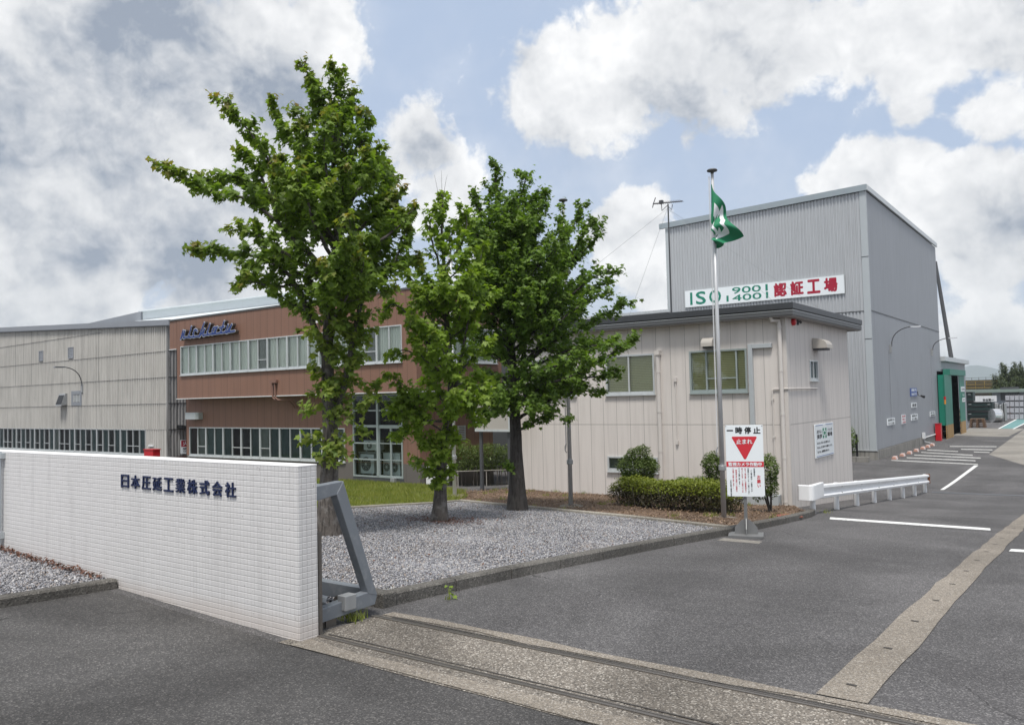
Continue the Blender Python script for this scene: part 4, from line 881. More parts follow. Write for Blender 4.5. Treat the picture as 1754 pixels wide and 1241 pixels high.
    for y in (26.8, 27.7): m.tube([X.pt(y, -1.35, .22), X.pt(y, .1, .22)], .045, 8)
    m.build('pipe', 'rail', t); m = MB(); m.prism([X.pt(25.0, -1.10, .06), X.pt(26.9, -1.5, .06), X.pt(26.9, -1.7, .06), X.pt(25.0, -1.28, .06)], (.5, 0, 0)); m.build('pipe_bracket', 'black', t)
    f = MB().fbox(X, 27.35, 28.3, -3.7, -1.72, .0, .12).build('door', 'ochre', t); MB().fbox(X, 27.55, 28.1, -2.7, -1.9, .121, .125).build('door_pane', 'interior', f)
    arm_lamp(F, -51.34, 1.25, 1.25, 2.50, 'arm lamp on the old corrugated shed wall')
    c = FY(22.6); r = rect(c, (246.5, 769), (262, 782)); r = (r[0], r[1], -2.62, r[3])
    q = thing('hose_box', c.pt(r[0], r[2], 0), 'red fire hose box standing before the shed windows', 'hose box'); MB().fbox(c, r[0], r[1], r[2]-.6, r[3]-.03, -.4, 0).build('box', 'red', q, bevel=.01); MB().fbox(c, r[0]-.03, r[1]+.03, r[3]-.03, r[3]+.01, -.43, .03).build('lid', 'red', q)
    r = (25.2, 26.85, -2.72, -1.95)
    q = thing('warning_sign', X.pt(26, -2.7, .06), 'red and white no fire warning sign on the shed side wall', 'sign')
    MB().fbox(X, *r, .065, .09).build('board', 'sign', q); MB().fbox(X, r[0]+.03, r[1]-.03, -2.33, r[3]-.03, .091, .094).build('red_band', 'deepred', q)
    text(X, '火気厳禁', r[0]+.12, r[1]-.12, -2.27, -2.02, .096, .002, 'sign', q, bold=.02); text(X, '関係者以外\n立入禁止', r[0]+.12, r[1]-.12, -2.66, -2.38, .092, .002, 'ink', q, bold=.015)
shed()
def rear_shed():
    t = thing('rear_shed', (-50, 38, -3.5), 'large rear shed with a white metal roof edge behind the brown building', 'building')
    F = FY(34); m = MB(); m.prism([F.pt(-61.6, 6.88, 0), F.pt(-38, 6.55, 0), F.pt(-38, 7.12, 0), F.pt(-61.6, 7.52, 0)], (0, .3, 0)); m.build('parapet', 'steelroof', t)
    MB().prism([F.pt(-61.6, 7.5, .35), F.pt(-38, 7.10, .35), F.pt(-38, 7.17, .35), F.pt(-61.6, 7.58, .35)], (0, .6, 0)).build('coping', 'steelroof', t)
    m = MB(); m.quad((-62.5, 34, 6.87), (-38, 34, 6.54), (-38, 26.5, 4.6), (-62.5, 26.5, 5.2)); m.build('roof', 'steelroof', t)
    MB().prism([F.pt(-70, 7.22, .1), F.pt(-61.62, 7.55, .1), F.pt(-61.62, 6.8, .1), F.pt(-62.5, 6.5, .1), F.pt(-70, 6.0, .1)], (0, .6, 0)).build('gable_end', 'darkfascia', t); MB().box(-70, -38, 34.4, 60, -4, 6.2).build('body', 'slateold', t)
rear_shed()
def low_shed():
    F = FY(36); a, b = F.px(1075, 540), F.px(1141, 533); t = thing('low_rear_roof', (a[0]-8, 36, -4.1), 'low pale roofed shed just showing above the office roof', 'building')
    MB().box(a[0]-14, b[0]+.1, 36, 46, -4.1, b[1]-.35).build('wall', 'rooflow', t); MB().box(a[0]-14, b[0]+.2, 35.8, 46.2, b[1]-.34, b[1]-.08).build('dark_band', 'black', t); MB().box(a[0]-14, b[0]+.3, 35.7, 46.4, b[1]-.078, b[1]+.06).build('roof', 'alum', t)  # even black band between wall and roof
low_shed()
# ================================================================== BEIGE OFFICE
OY, OX = 21.44, -6.74
def pipe_hood(F, u0, u1, z0, z1, d, root):
    m = MB(); k = 7; prof_ = [(z1, 0.01)]+[(z0+(z1-z0)*math.cos(a)**.7 if a < 1.57 else z0, d*math.sin(a)) for a in np.linspace(.15, math.pi/2, k)]+[(z0, 0.01)]
    m.prism([F.pt(u0, z, n) for z, n in prof_], F.pt(u1, 0)-F.pt(u0, 0)); h = m.build('vent_hood', 'hood', root); MB().fbox(F, u0+.03, u1-.03, z0-.05, z0-.004, .02, d*.8).build('hood_grille', 'darkgrey', h)
def office():
    t = thing('site_office', (-11, 24.5, -3.2), 'beige panelled site office with a flat dark roof edge beside the road', 'building')
    F, X = FY(OY), FX(OX); uL, yE, zt = -15.85, 27.80, 2.04
    wa = rect(F, (1037, 609.5), (1122.5, 674)); wb = rect(F, (1180.5, 601.5), (1281.5, 671.5)); wz = (wb[2], wb[3])
    wins = [(-15.0, -13.3, *wz), (wa[0], wa[1], *wz), (wb[0], wb[1], *wz)]; bas = rect(F, (1041, 780.5), (1128, 815)); bas = (bas[0], bas[1], bas[2]+.08, bas[3])
    sw = rect(X, (1385.5, 616.5), (1400.5, 652))
    m = wall(F, uL, OX, -3.6, zt, wins+[bas], .12); m2 = wall(X, OY, yE, -4.2, zt, [sw], .12); m.add(m2.v, m2.f); m.box(uL, uL+.02, OY, yE, -4, zt); m.build('wall', 'beige', t)
    m = MB(); m.fbox(X, OY-.002, OY+.09, -3.6, zt, .001, .012); m.fbox(F, OX-.09, OX+.012, -3.6, zt, .001, .012); m.build('corner_trim', 'beigeplain', t)
    MB().fbox(F, uL, OX, -3.25, -3.16, -.02, .015).build('base_rail', 'plinth', t)
    # roof: two-step fascia with overhang
    e1, e2, e3 = .32, .34, .75; a0, a1, b0, b1 = uL-.3, OX+e1, OY-e2, yE+e3
    zc = FX(OX+e1).px(1357, 516.3)[1]; zb = FX(OX+e1).px(1357.6, 538.2)[1]; zm = zb+(zc-zb)*.46
    MB().box(a0, a1, b0, b1, zm+.012, zc).build('roof_edge', 'rooftrim', t, bevel=.01); MB().box(a0+.02, a1-.02, b0+.02, b1-.02, zb, zm-.018).build('lower_fascia', 'rooflow', t, bevel=.008)
    MB().box(a0+.03, a1-.03, b0+.03, b1-.03, zm-.018, zm+.012).build('drip_groove', 'black', t); m = MB(); m.box(a0+.015, a1-.012, b0+.012, b1-.012, zm-.03, zm-.018); m.build('drip_edge', 'alum', t)
    MB().box(a0+.05, a1-.05, b0+.05, b1-.05, zb-.03, zb-.002).build('soffit', 'soffit', t)
    # windows
    for i, (a, b, c, d) in enumerate(wins):
        window(F, a, b, c, d, t, 3 if i else 2, ratio=((.30, .82) if i == 2 else (.48,) if i else (.5,)), glass='pane', cloth='blind', screens=(), bar=(1,) if i == 2 else (), bd=.5, fr='alumgreen' if i == 2 else 'alum', w=.05)
    window(F, *bas, t, 2, fills=('netting', None), bd=.4, w=.05); window(X, *sw, t, 2, fills=('greenfilm', 'greenfilm'), bd=.3, w=.035)
    # pipes
    def dp(F_, u, z0, z1, r, n, name='downpipe', mat='beigeplain', cl=True):
        m = MB(); m.tube([F_.pt(u, z0, n), F_.pt(u, z1, n)], r, 12)
        for z in np.arange(z0+.5, z1, 1.15):
            if cl: m.tube([F_.pt(u, z-.03, n), F_.pt(u, z+.03, n)], r*1.13, 12); m.fbox(F_, u-.02, u+.02, z-.015, z+.015, 0, n)
        return m
    u, z1 = F.px(1128.5, 601); m = dp(F, u, -3.3, z1, .062, .09); m.fbox(F, u-.075, u+.075, z1-.12, z1+.01, .0, .17); m.build('downpipe', 'beigeplain', t)
    u = F.px(1340, 700, .09)[0]; zt2 = F.px(1334, 557)[1]; m = dp(F, u, -3.4, zt2, .055, .09); m.tube([F.pt(u, zt2, .09), F.pt(u-.02, zt2+.12, .09), F.pt(u-.16, zb-.1, .2), F.pt(u-.17, zb, .24)], .055, 10); m.build('downpipe', 'beigeplain', t)
    dp(F, uL+.12, -3.3, 1.6, .06, .09).build('downpipe', 'beigeplain', t)
    a = F.px(1285.5, 594); b = F.px(1323, 591); m = MB(); m.fbox(F, a[0]-.05, a[0]+.07, -2.2, a[1]+.07, 0, .10); m.fbox(F, a[0]+.07, b[0], a[1]-.05, a[1]+.068, 0, .098); m.build('cable_duct', 'trimgrey', t, bevel=.008)
    a = F.px(1157.5, 650); b = F.px(1161, 757); m = MB(); m.fbox(F, a[0]-.035, a[0]+.035, a[1]-.06, a[1]+.06, 0, .06); m.fbox(F, a[0]-.035, a[0]+.035, b[1]-.06, b[1]+.05, 0, .06); m.tube([F.pt(a[0], b[1], .03), F.pt(a[0], a[1], .03)], .014, 8); m.build('conduit', 'beigeplain', t)
    a = F.px(1323.5, 668); c = X.px(1398, 660.5); m = MB(); m.tube([F.pt(a[0], -3.2, .03), F.pt(a[0], a[1], .03), F.pt(a[0]+.06, a[1]+.03, .03), F.pt(OX+.03, a[1]+.03, .03)], .018, 8); m.tube([X.pt(OY-.02, a[1]+.03, .03), X.pt(c[0], a[1]+.03, .03)], .018, 8)
    for z in (-.2, -1.2, -2.2): m.fbox(F, a[0]-.03, a[0]+.03, z-.03, z+.03, 0, .05)
    m.build('conduit', 'beigeplain', t)
    r = rect(F, (1206.5, 578), (1226, 593)); pipe_hood(F, r[0], r[1], r[2], r[3], .28, t)
    a = X.px(1390.5, 579); b = X.px(1390.5, 596.5); pipe_hood(X, a[0], a[0]+.62, b[1], a[1], .42, t)
    a = X.px(1357, 551); m = MB(); m.tube([X.pt(a[0], a[1], 0), X.pt(a[0], a[1], .07), X.pt(a[0], a[1], .10)], [.10, .10, .05], 16); m.build('alarm_bell', 'red', t); m = MB(); b = X.px(1365, 551.5); m.fbox(X, b[0]-.03, b[0]+.03, b[1]-.08, b[1]+.08, 0, .05); m.tube([X.pt(b[0]+.06, b[1]+.03, .05), X.pt(b[0]+.1, b[1]-.02, .09)], .035, 8); m.build('alarm_lamp', 'darkgrey', t)
    MB().fbox(F, -8.0, -7.0, -3.2, -2.72, .02, .3).build('meter_cabinet', 'trimgrey', t, bevel=.01)
    # the greeting board
    r = rect(X, (1393, 728), (1427, 779)); tl = X.px(1393, 728); bl = X.px(1395.5, 786); tr = X.px(1424.5, 721.5); br = X.px(1427.5, 776)
    u0, u1, z0, z1 = (tl[0]+bl[0])/2, (tr[0]+br[0])/2, (bl[1]+br[1])/2, (tl[1]+tr[1])/2
    g = thing('greeting_sign', X.pt((u0+u1)/2, z0, .03), 'white workplace greeting sign with green cross on the office side wall', 'sign'); w, h = u1-u0, z1-z0
    MB().fbox(X, u0, u1, z0, z1, .012, .035).build('board', 'sign', g, bevel=.01)
    def T(s, a, b, c, d, mat='ink', bold=.02): text(X, s, u0+w*a, u0+w*b, z0+h*c, z0+h*d, .036, .002, mat, g, bold=bold)
    T('あかるい', .10, .36, .72, .83); T('挨拶', .10, .36, .56, .70, bold=.04); T('イキイキ', .66, .92, .74, .84); T('職場', .66, .92, .59, .72, bold=.04)
    T('私たちは、明るく元気に挨拶します。', .10, .78, .40, .47); T('私たちは、安全で働きやすい職場をつくります。', .10, .90, .27, .34); T('私たちは、整理整頓に努めます。', .10, .72, .14, .21)
    m = MB()
    for a, b, c, d in ((.40, .475, .56, .86), (.535, .61, .56, .86), (.475, .535, .66, .76)): m.fbox(X, u0+w*a, u0+w*b, z0+h*c, z0+h*d, .0352, .0385)
    m.build('green_cross', 'safegreen', g); m = MB()
    for a, b, c, d in ((.425, .448, .64, .78), (.562, .585, .64, .78), (.448, .487, .755, .78), (.523, .562, .755, .78), (.448, .487, .64, .665), (.523, .562, .64, .665)): m.fbox(X, u0+w*a, u0+w*b, z0+h*c, z0+h*d, .039, .0405)
    m.build('cross_outline', 'sign', g); m = MB(); m.fbox(X, u0+w*.05, u0+w*.42, z1-h*.045, z1-h*.03, .0355, .038); m.fbox(X, u0+w*.58, u0+w*.95, z1-h*.045, z1-h*.03, .0355, .038); m.fbox(X, u0+w*.05, u0+w*.95, z0+h*.035, z0+h*.05, .0355, .038); m.build('blue_line', 'signblue', g)
office()
def antenna():
    Y = 24.; F = FY(Y); zc = 2.0; b = F.px(1150, 533); a = F.px(1143, 352)
    t = thing('roof_antenna', (b[0], Y, 2.3), 'thin television antenna mast with guy wires on the office roof', 'antenna')
    MB().tube([(b[0], Y, 2.2), (b[0], Y, a[1]+.05)], [.032, .024], 8).build('mast', 'darkgrey', t)
    l, r = F.px(1118.5, 350.5), F.px(1169.5, 344.5); m = MB(); m.tube([(l[0], Y, l[1]+.02), (r[0], Y, r[1])], .018, 6); e = F.px(1133, 361), F.px(1152, 359); m.tube([(e[0][0], Y, l[1]+.02), (e[0][0]+.02, Y, e[0][1]), (a[0], Y, a[1]), (e[1][0]-.03, Y, e[1][1]), (e[1][0], Y, r[1]-.05)], .014, 6); m.build('boom', 'darkgrey', t)
    m = MB(); m.tube([(l[0]-.02, Y, l[1]-.10), (l[0]+.02, Y, l[1]+.04), (l[0]+.10, Y, l[1]+.22)], .014, 6); m.box(l[0]+.24, l[0]+.36, Y-.05, Y+.05, l[1]-.02, l[1]+.09)
    for k in range(14): x = l[0]+.1+(r[0]-l[0]-.15)*k/13; z = l[1]+.02+(r[1]-l[1])*k/13; m.tube([(x, Y-.18, z), (x, Y+.18, z)], .006, 4)
    m.build('element', 'darkgrey', t); m = MB()
    for (x, y) in ((-15.6, 21.6), (-14.9, 27.5), (-7.0, 21.6), (-7.0, 27.4)): m.tube([(a[0], Y, a[1]-.1), (x, y, 2.35)], .004, 4)
    m.build('guy_wire', 'galv', t)
antenna()
# ================================================================== TALL GREY PLANT BUILDING
GX, GY, GR = -10.94, 50.87, 75.4
def grey():
    t = thing('plant_building', (-17, 60, -4.15), 'tall grey ribbed plant building with a sloping roof edge behind the office', 'building')
    F, X = FY(GY), FX(GX); uL = F.px(1140.5, 392)[0]; zr = F.px(1483.9, 327)[1]; zl = F.px(1140.5, 392)[1]; top = lambda u: zl+(zr-zl)*(u-uL)/(GX-uL)
    zs = X.px(1493, 531.6)[1]; zp = X.px(1502.8, 770.5)[1]
    m = corrugated(F, uL+.18, GX-.35, lambda u: zs, top, .20, .05); m2 = corrugated(F, uL+.18, GX-.35, lambda u: zp, lambda u: zs-.02, .20, .05); m.add(m2.v, m2.f); m.build('ribbed_wall', 'rib', t)
    MB().fbox(F, uL+.2, GX-.35, zs-.05, zs+.01, .0, .058).build('sheet_joint', 'rooflow', t)
    m = MB(); m.quad(X.pt(GY, zp, 0), X.pt(GR, zp, 0), X.pt(GR, zs, 0), X.pt(GY, zs, 0)); m.quad(X.pt(GY, zs, 0), X.pt(GR, zs, 0), X.pt(GR, zr, 0), X.pt(GY, zr, 0)); m.build('side_wall', 'flatgrey', t); MB().fbox(X, GY, GR, zs-.03, zs+.03, .002, .02).build('side_joint', 'rooflow', t)
    m = MB(); m.fbox(F, GX-.36, GX+.02, zp-.04, zr+.05, 0, .08); m.fbox(X, GY-.06, GY+.05, zp-.04, zr, .002, .022); m.build('corner_trim', 'trimgrey', t); MB().fbox(F, uL-.02, uL+.2, zp, zl, 0, .07).build('corner_trim', 'trimgrey', t); m = MB()
    for z in (7.9, 3.0): m.fbox(F, GX-.38, GX+.03, z-.02, z+.02, .08, .09)
    m.build('trim_joint', 'rooflow', t); h = .36
    m = MB(); l = uL-.42; m.prism([F.pt(l, top(l)+.02, .04), F.pt(GX+.1, top(GX)+.02, .04), F.pt(GX+.1, top(GX)+.02+h, .04), F.pt(l, top(l)+.02+h, .04)], (0, -.16, 0)); m.build('front_fascia', 'trimblue', t); MB().fbox(X, GY-.19, GR+.1, zr+.02, zr+.02+h*.85, .03, .14).build('side_fascia', 'alum', t)
    MB().box(uL+.1, GX-.05, GY+.1, GR, zp, zl-.5).build('inner_wall', 'darkgrey', t); m = MB(); m.quad((l, GY-.1, zl+.3), (GX+.1, GY-.1, zr+.3), (GX+.1, GR, zr+.3), (l, GR, zl+.3)); m.build('roof', 'roofdark', t)
    m = MB(); m.fbox(F, uL-.1, GX+.06, -4.4, zp-.03, -.1, .06); m.fbox(X, GY, GR, -4.4, zp-.03, -.1, .055); m.build('plinth', 'plinth', t); MB().fbox(F, uL, GX+.08, zp-.035, zp-.005, -.05, .10).build('base_flashing', 'alum', t)
    a = X.px(1579, 744); b = X.px(1617, 733); m = MB(); m.tube([X.pt(a[0], a[1]-.25, .09), X.pt(b[0], a[1]-.22, .09)], .045, 8); m.tube([X.pt(a[0]+.1, a[1]-.2, .1), X.pt(a[0]+.1, -3.9, .12), X.pt(a[0]+1.5, -4.12, .4)], .03, 6); m.fbox(X, a[0]-.1, a[0]+.3, a[1]-.3, a[1]+.15, .03, .2); m.build('pipe', 'whiteold', t)
    m = MB()
    for px_ in (1523.6, 1595): u = X.px(px_, 640)[0]; m.tube([X.pt(u+.02, -2.6, .02), X.pt(u, 2.4, .02)], .012, 5)
    m.build('cable', 'flatgrey', t)
    for px_, py_, lab in ((1524, 596, 'arm lamp nearest the corner of the tall grey building'), (1595, 602, 'arm lamp beside the green doorway end of the grey building')):
        u, z = X.px(px_, py_); arm_lamp(X, u, z, 1.35, 3.9, lab)
    # flood lamps on the side wall
    for (px_, py_, lab) in ((1571.5, 677, 'small black spotlight below the blue sign on the grey wall'), (1610, 661, 'small black spotlight near the green doorway')):
        u, z = X.px(px_, py_); q = thing('spotlight', X.pt(u, z, 0), lab, 'spotlight', 'spotlights on the grey wall'); m = MB(); m.tube([X.pt(u, z+.3, .02), X.pt(u, z, .05), X.pt(u, z-.05, .25)], .025, 6); m.build('bracket', 'black', q); MB().tube([X.pt(u+.02, z-.02, .22), X.pt(u+.2, z-.12, .42)], [.06, .10], 10).build('head', 'black', q)
    # big certification sign
    tl = F.px(1174.2, 498.6); br = F.px(1447.8, 501.8); trz = F.px(1447, 469.4)[1]; blz = F.px(1175, 527)[1]; u0, u1, z0, z1 = tl[0], br[0], (br[1]+blz)/2, (tl[1]+trz)/2
    g = thing('certification_sign', F.pt((u0+u1)/2, z0, .1), 'long white certification sign with green and red lettering high on the grey wall', 'sign')
    MB().fbox(F, u0, u1, z0, z1, .065, .12).build('board', 'sign', g); MB().frame(F, u0-.02, u1+.02, z0-.02, z1+.02, .035, .06, .126).build('frame', 'alum', g)
    def zc(a, b): return 1170+a/6.048, 460+b/6.048
    h = z1-z0
    def T(s, pa, pb, c, d, mat, bold): text(F, s, F.px(*zc(pa, 250))[0], F.px(*zc(pb, 250))[0], z0+h*c, z0+h*d, .122, .006, mat, g, bold=bold)
    T('I', 79, 103, .12, .86, 'isogreen', .02); T('S', 138, 243, .11, .87, 'isogreen', .028); T('O', 276, 400, .11, .87, 'isogreen', .028)
    T('9001', 515, 886, .53, .90, 'isogreen', .022); T('14001', 455, 888, .11, .47, 'isogreen', .022)
    for ch, a, b in (('認', 946, 1082), ('証', 1118, 1256), ('工', 1292, 1431), ('場', 1467, 1610)): T(ch, a, b, .13, .90, 'signred2', .045)
    # small notices
    def notice(tl_, br_, lab, lines, col='ink', board='sign'):
        r = rect(X, tl_, br_); q = thing('notice_plate', X.pt((r[0]+r[1])/2, r[2], .02), lab, 'sign', 'notices on the grey side wall'); MB().fbox(X, *r, .015, .05).build('board', board, q); w_, h_ = r[1]-r[0], r[3]-r[2]
        for i, s in enumerate(lines):
            hh = 1/len(lines); c = 1-(i+1)*hh; text(X, s, r[0]+w_*.10, r[1]-w_*.10, r[2]+h_*(c+hh*.16), r[2]+h_*(c+hh*.84), .052, .004, col, q, bold=.03)
    notice((1558.2, 664.5), (1569.8, 678), 'blue notice with white characters on the grey side wall', ['構内', '徐行'], 'sign', 'signblue')
    notice((1560.2, 690), (1569.2, 697), 'small white notice just below the blue one', ['禁煙']); notice((1518.5, 717), (1532, 726), 'white two line notice nearest the building corner', ['駐車場では', 'エンジン停止'])
    notice((1543.2, 710.5), (1550.6, 724.5), 'tall narrow white notice with red characters', ['駐車', '禁止', 'お客様'], 'signred'); notice((1559.5, 710), (1571.2, 718), 'white two line notice right of the narrow red one', ['関係者以外', '立入禁止'])
    notice((1591.8, 705), (1601, 711.6), 'white notice nearest the green doorway', ['安全', '通路確保'])
MAT['signred2'] = mk('sign_crimson', (.36, .010, .035), .4, var=.06)
grey()
def portal():
    X = FX(-10.4); t = thing('doorway_annex', (-12, 80, -4.15), 'low annex with a green framed factory doorway at the end of the grey building', 'building')
    y0, y1 = 72.6, 84.7; zt = X.px(1613, 630)[1]-.52
    MB().box(-20, -10.94, 75.42, 90, -4.3, 2.25).build('wall', 'flatgrey', t); MB().box(-20, -10.6, 75.5, 90.4, 2.25, 2.62).build('roof_edge', 'alum', t)
    a = X.px(1620, 700)[0]; b = X.px(1632, 700)[0]; c = X.px(1645.3, 700)[0]; d = X.px(1653.5, 700)[0]; zy = -3.05
    m = MB(); m.box(-10.9, -10.41, 75.45, a+.1, zy, zt); m.build('door_track', 'isogreen', t)
    m = MB(); m.fbox(X, a, b, zy, zt-.01, -.05, .0); m.fbox(X, c, d, zy, zt-.01, -.05, .0); m.fbox(X, 75.5, d+.3, zt, zt+.50, -.4, .12); m.build('door_frame', 'green', t)
    for p, q in ((a, b), (c, d)): MB().fbox(X, p, q, -4.2, zy-.004, -.05, .0).build('post_foot', 'ochre', t)
    m = MB()
    for y in (a, c):
        for k in range(5): z = -4.1+k*.21; m.add([X.pt(y, z, .004), X.pt(y+.4, z+.09, .004), X.pt(y+.4, z+.18, .004), X.pt(y, z+.09, .004)], [(0, 1, 2, 3)])
    m.build('hazard_stripe', 'black', t)
    MB().fbox(X, a, d, -4.15, zt+.3, -.53, -.5).build('dark_doorway', 'void', t)  # near-black sheet stands in for the shade inside the opening
    for i, (tl, br, s, mt) in enumerate((((1645.5, 662), (1652, 670), '注意', 'sign'), ((1646.5, 673), (1652, 680), '↑', 'isogreen'), ((1648, 681), (1653, 687.5), '徐行', 'sign'))):
        r = rect(X, tl, br); q = thing('notice_plate', X.pt((r[0]+r[1])/2, r[2], .01), ['uppermost small notice on the green door post', 'green arrow notice in the middle of the green door post', 'lowest small notice on the green door post'][i], 'sign', 'notices on the green door post'); MB().fbox(X, *r, .006, .03).build('board', mt, q); text(X, s, r[0]+.15, r[1]-.15, r[2]+.12, r[3]-.12, .032, .004, 'ink' if mt == 'sign' else 'sign', q, bold=.02)
    r = FX(-10.3); u, z = r.px(1616, 681); q = thing('warning_beacon', r.pt(u, z, 0), 'amber and red warning beacon beside the green doorway', 'beacon'); m = MB(); m.tube([r.pt(u, z-.5, .1), r.pt(u, z-.15, .1)], .07, 10); m.build('lens', 'beacon', q); MB().tube([r.pt(u, z-.145, .1), r.pt(u, z+.1, .1)], .08, 10).build('cap', 'red', q)
    u0 = r.px(1615.5, 735)[0]; q = thing('extinguisher_cabinet', (-10.6, u0, -4.15), 'red cabinet standing at the grey wall by the green doorway', 'cabinet'); MB().box(-10.85, -10.45, u0-.1, u0+.5, -4.15, -2.85).build('cabinet', 'red', q, bevel=.02); MB().box(-10.87, -10.43, u0-.12, u0+.52, -2.848, -2.79).build('lid', 'deepred', q)
    p = gp(1642, 739.5); q = thing('bollard', p, 'black and ochre striped bollard in front of the dark doorway', 'bollard'); MB().lathe(p, [(.22, 0), (.22, 2.1), (.18, 2.16)], 14).build('post', 'ochre', q); m = MB()
    for k in range(4): m.lathe((p[0], p[1], p[2]+.22+k*.52), [(.224, 0), (.224, .24)], 14)
    m.build('stripe', 'black', q)
    m = MB()
    for k in range(7): m.tube([(-11.3, b+1.2+.55*math.cos(a_)*(.7+.05*k), -3.2+.55*math.sin(a_)*(.8+.04*k)) for a_ in np.linspace(0, 2*math.pi, 17)], .03, 5)
    m.build('hose_coil', 'galv', label='coil of hose hanging just inside the dark doorway', cat='hose')
    a = FY(86).px(1602, 448); b = FY(86).px(1629.5, 614); q = thing('roof_strut', (b[0], 86, b[1]), 'long slanted grey strut rising from the annex to the grey building', 'strut')
    MB().tube([(b[0], 86, b[1]), (a[0], 86, a[1])], [.20, .15], 8).build('pipe', 'darkgrey', q); MB().box(b[0]-.35, b[0]+.35, 85.7, 86.3, b[1]-.2, b[1]+.05).build('foot_plate', 'rooflow', q)
portal()
def wheel_stops():
    base = None
    for i, (px_, py_) in enumerate(((1533, 786), (1546, 781), (1558, 777), (1569.5, 773), (1581, 769), (1589.5, 766), (1597, 763.2))):
        p = gp(px_, py_)
        if base is None:
            base = thing('wheel_stop', p, 'pink and white concrete wheel stop, nearest of the row by the grey wall', 'wheel stop', 'wheel stops along the grey wall'); x, y, z = p
            MB().prism([(x-.13, y-.34, z), (x+.13, y-.34, z), (x+.08, y-.34, z+.17), (x-.08, y-.34, z+.17)], (0, .68, 0)).build('block', 'pinkstop', base, bevel=.02)
            m = MB(); m.prism([(x-.134, y-.10, z), (x+.134, y-.10, z), (x+.083, y-.10, z+.173), (x-.083, y-.10, z+.173)], (0, .2, 0)); m.build('white_stripe', 'whiteold', base)
        else: copy_thing(base, p, label=['', 'second wheel stop from the corner along the grey wall', 'third wheel stop from the corner along the grey wall', 'middle wheel stop of the row along the grey wall', 'third wheel stop from the red cabinet end', 'second wheel stop from the red cabinet end', 'wheel stop of the row nearest the red cabinet'][i])
wheel_stops()
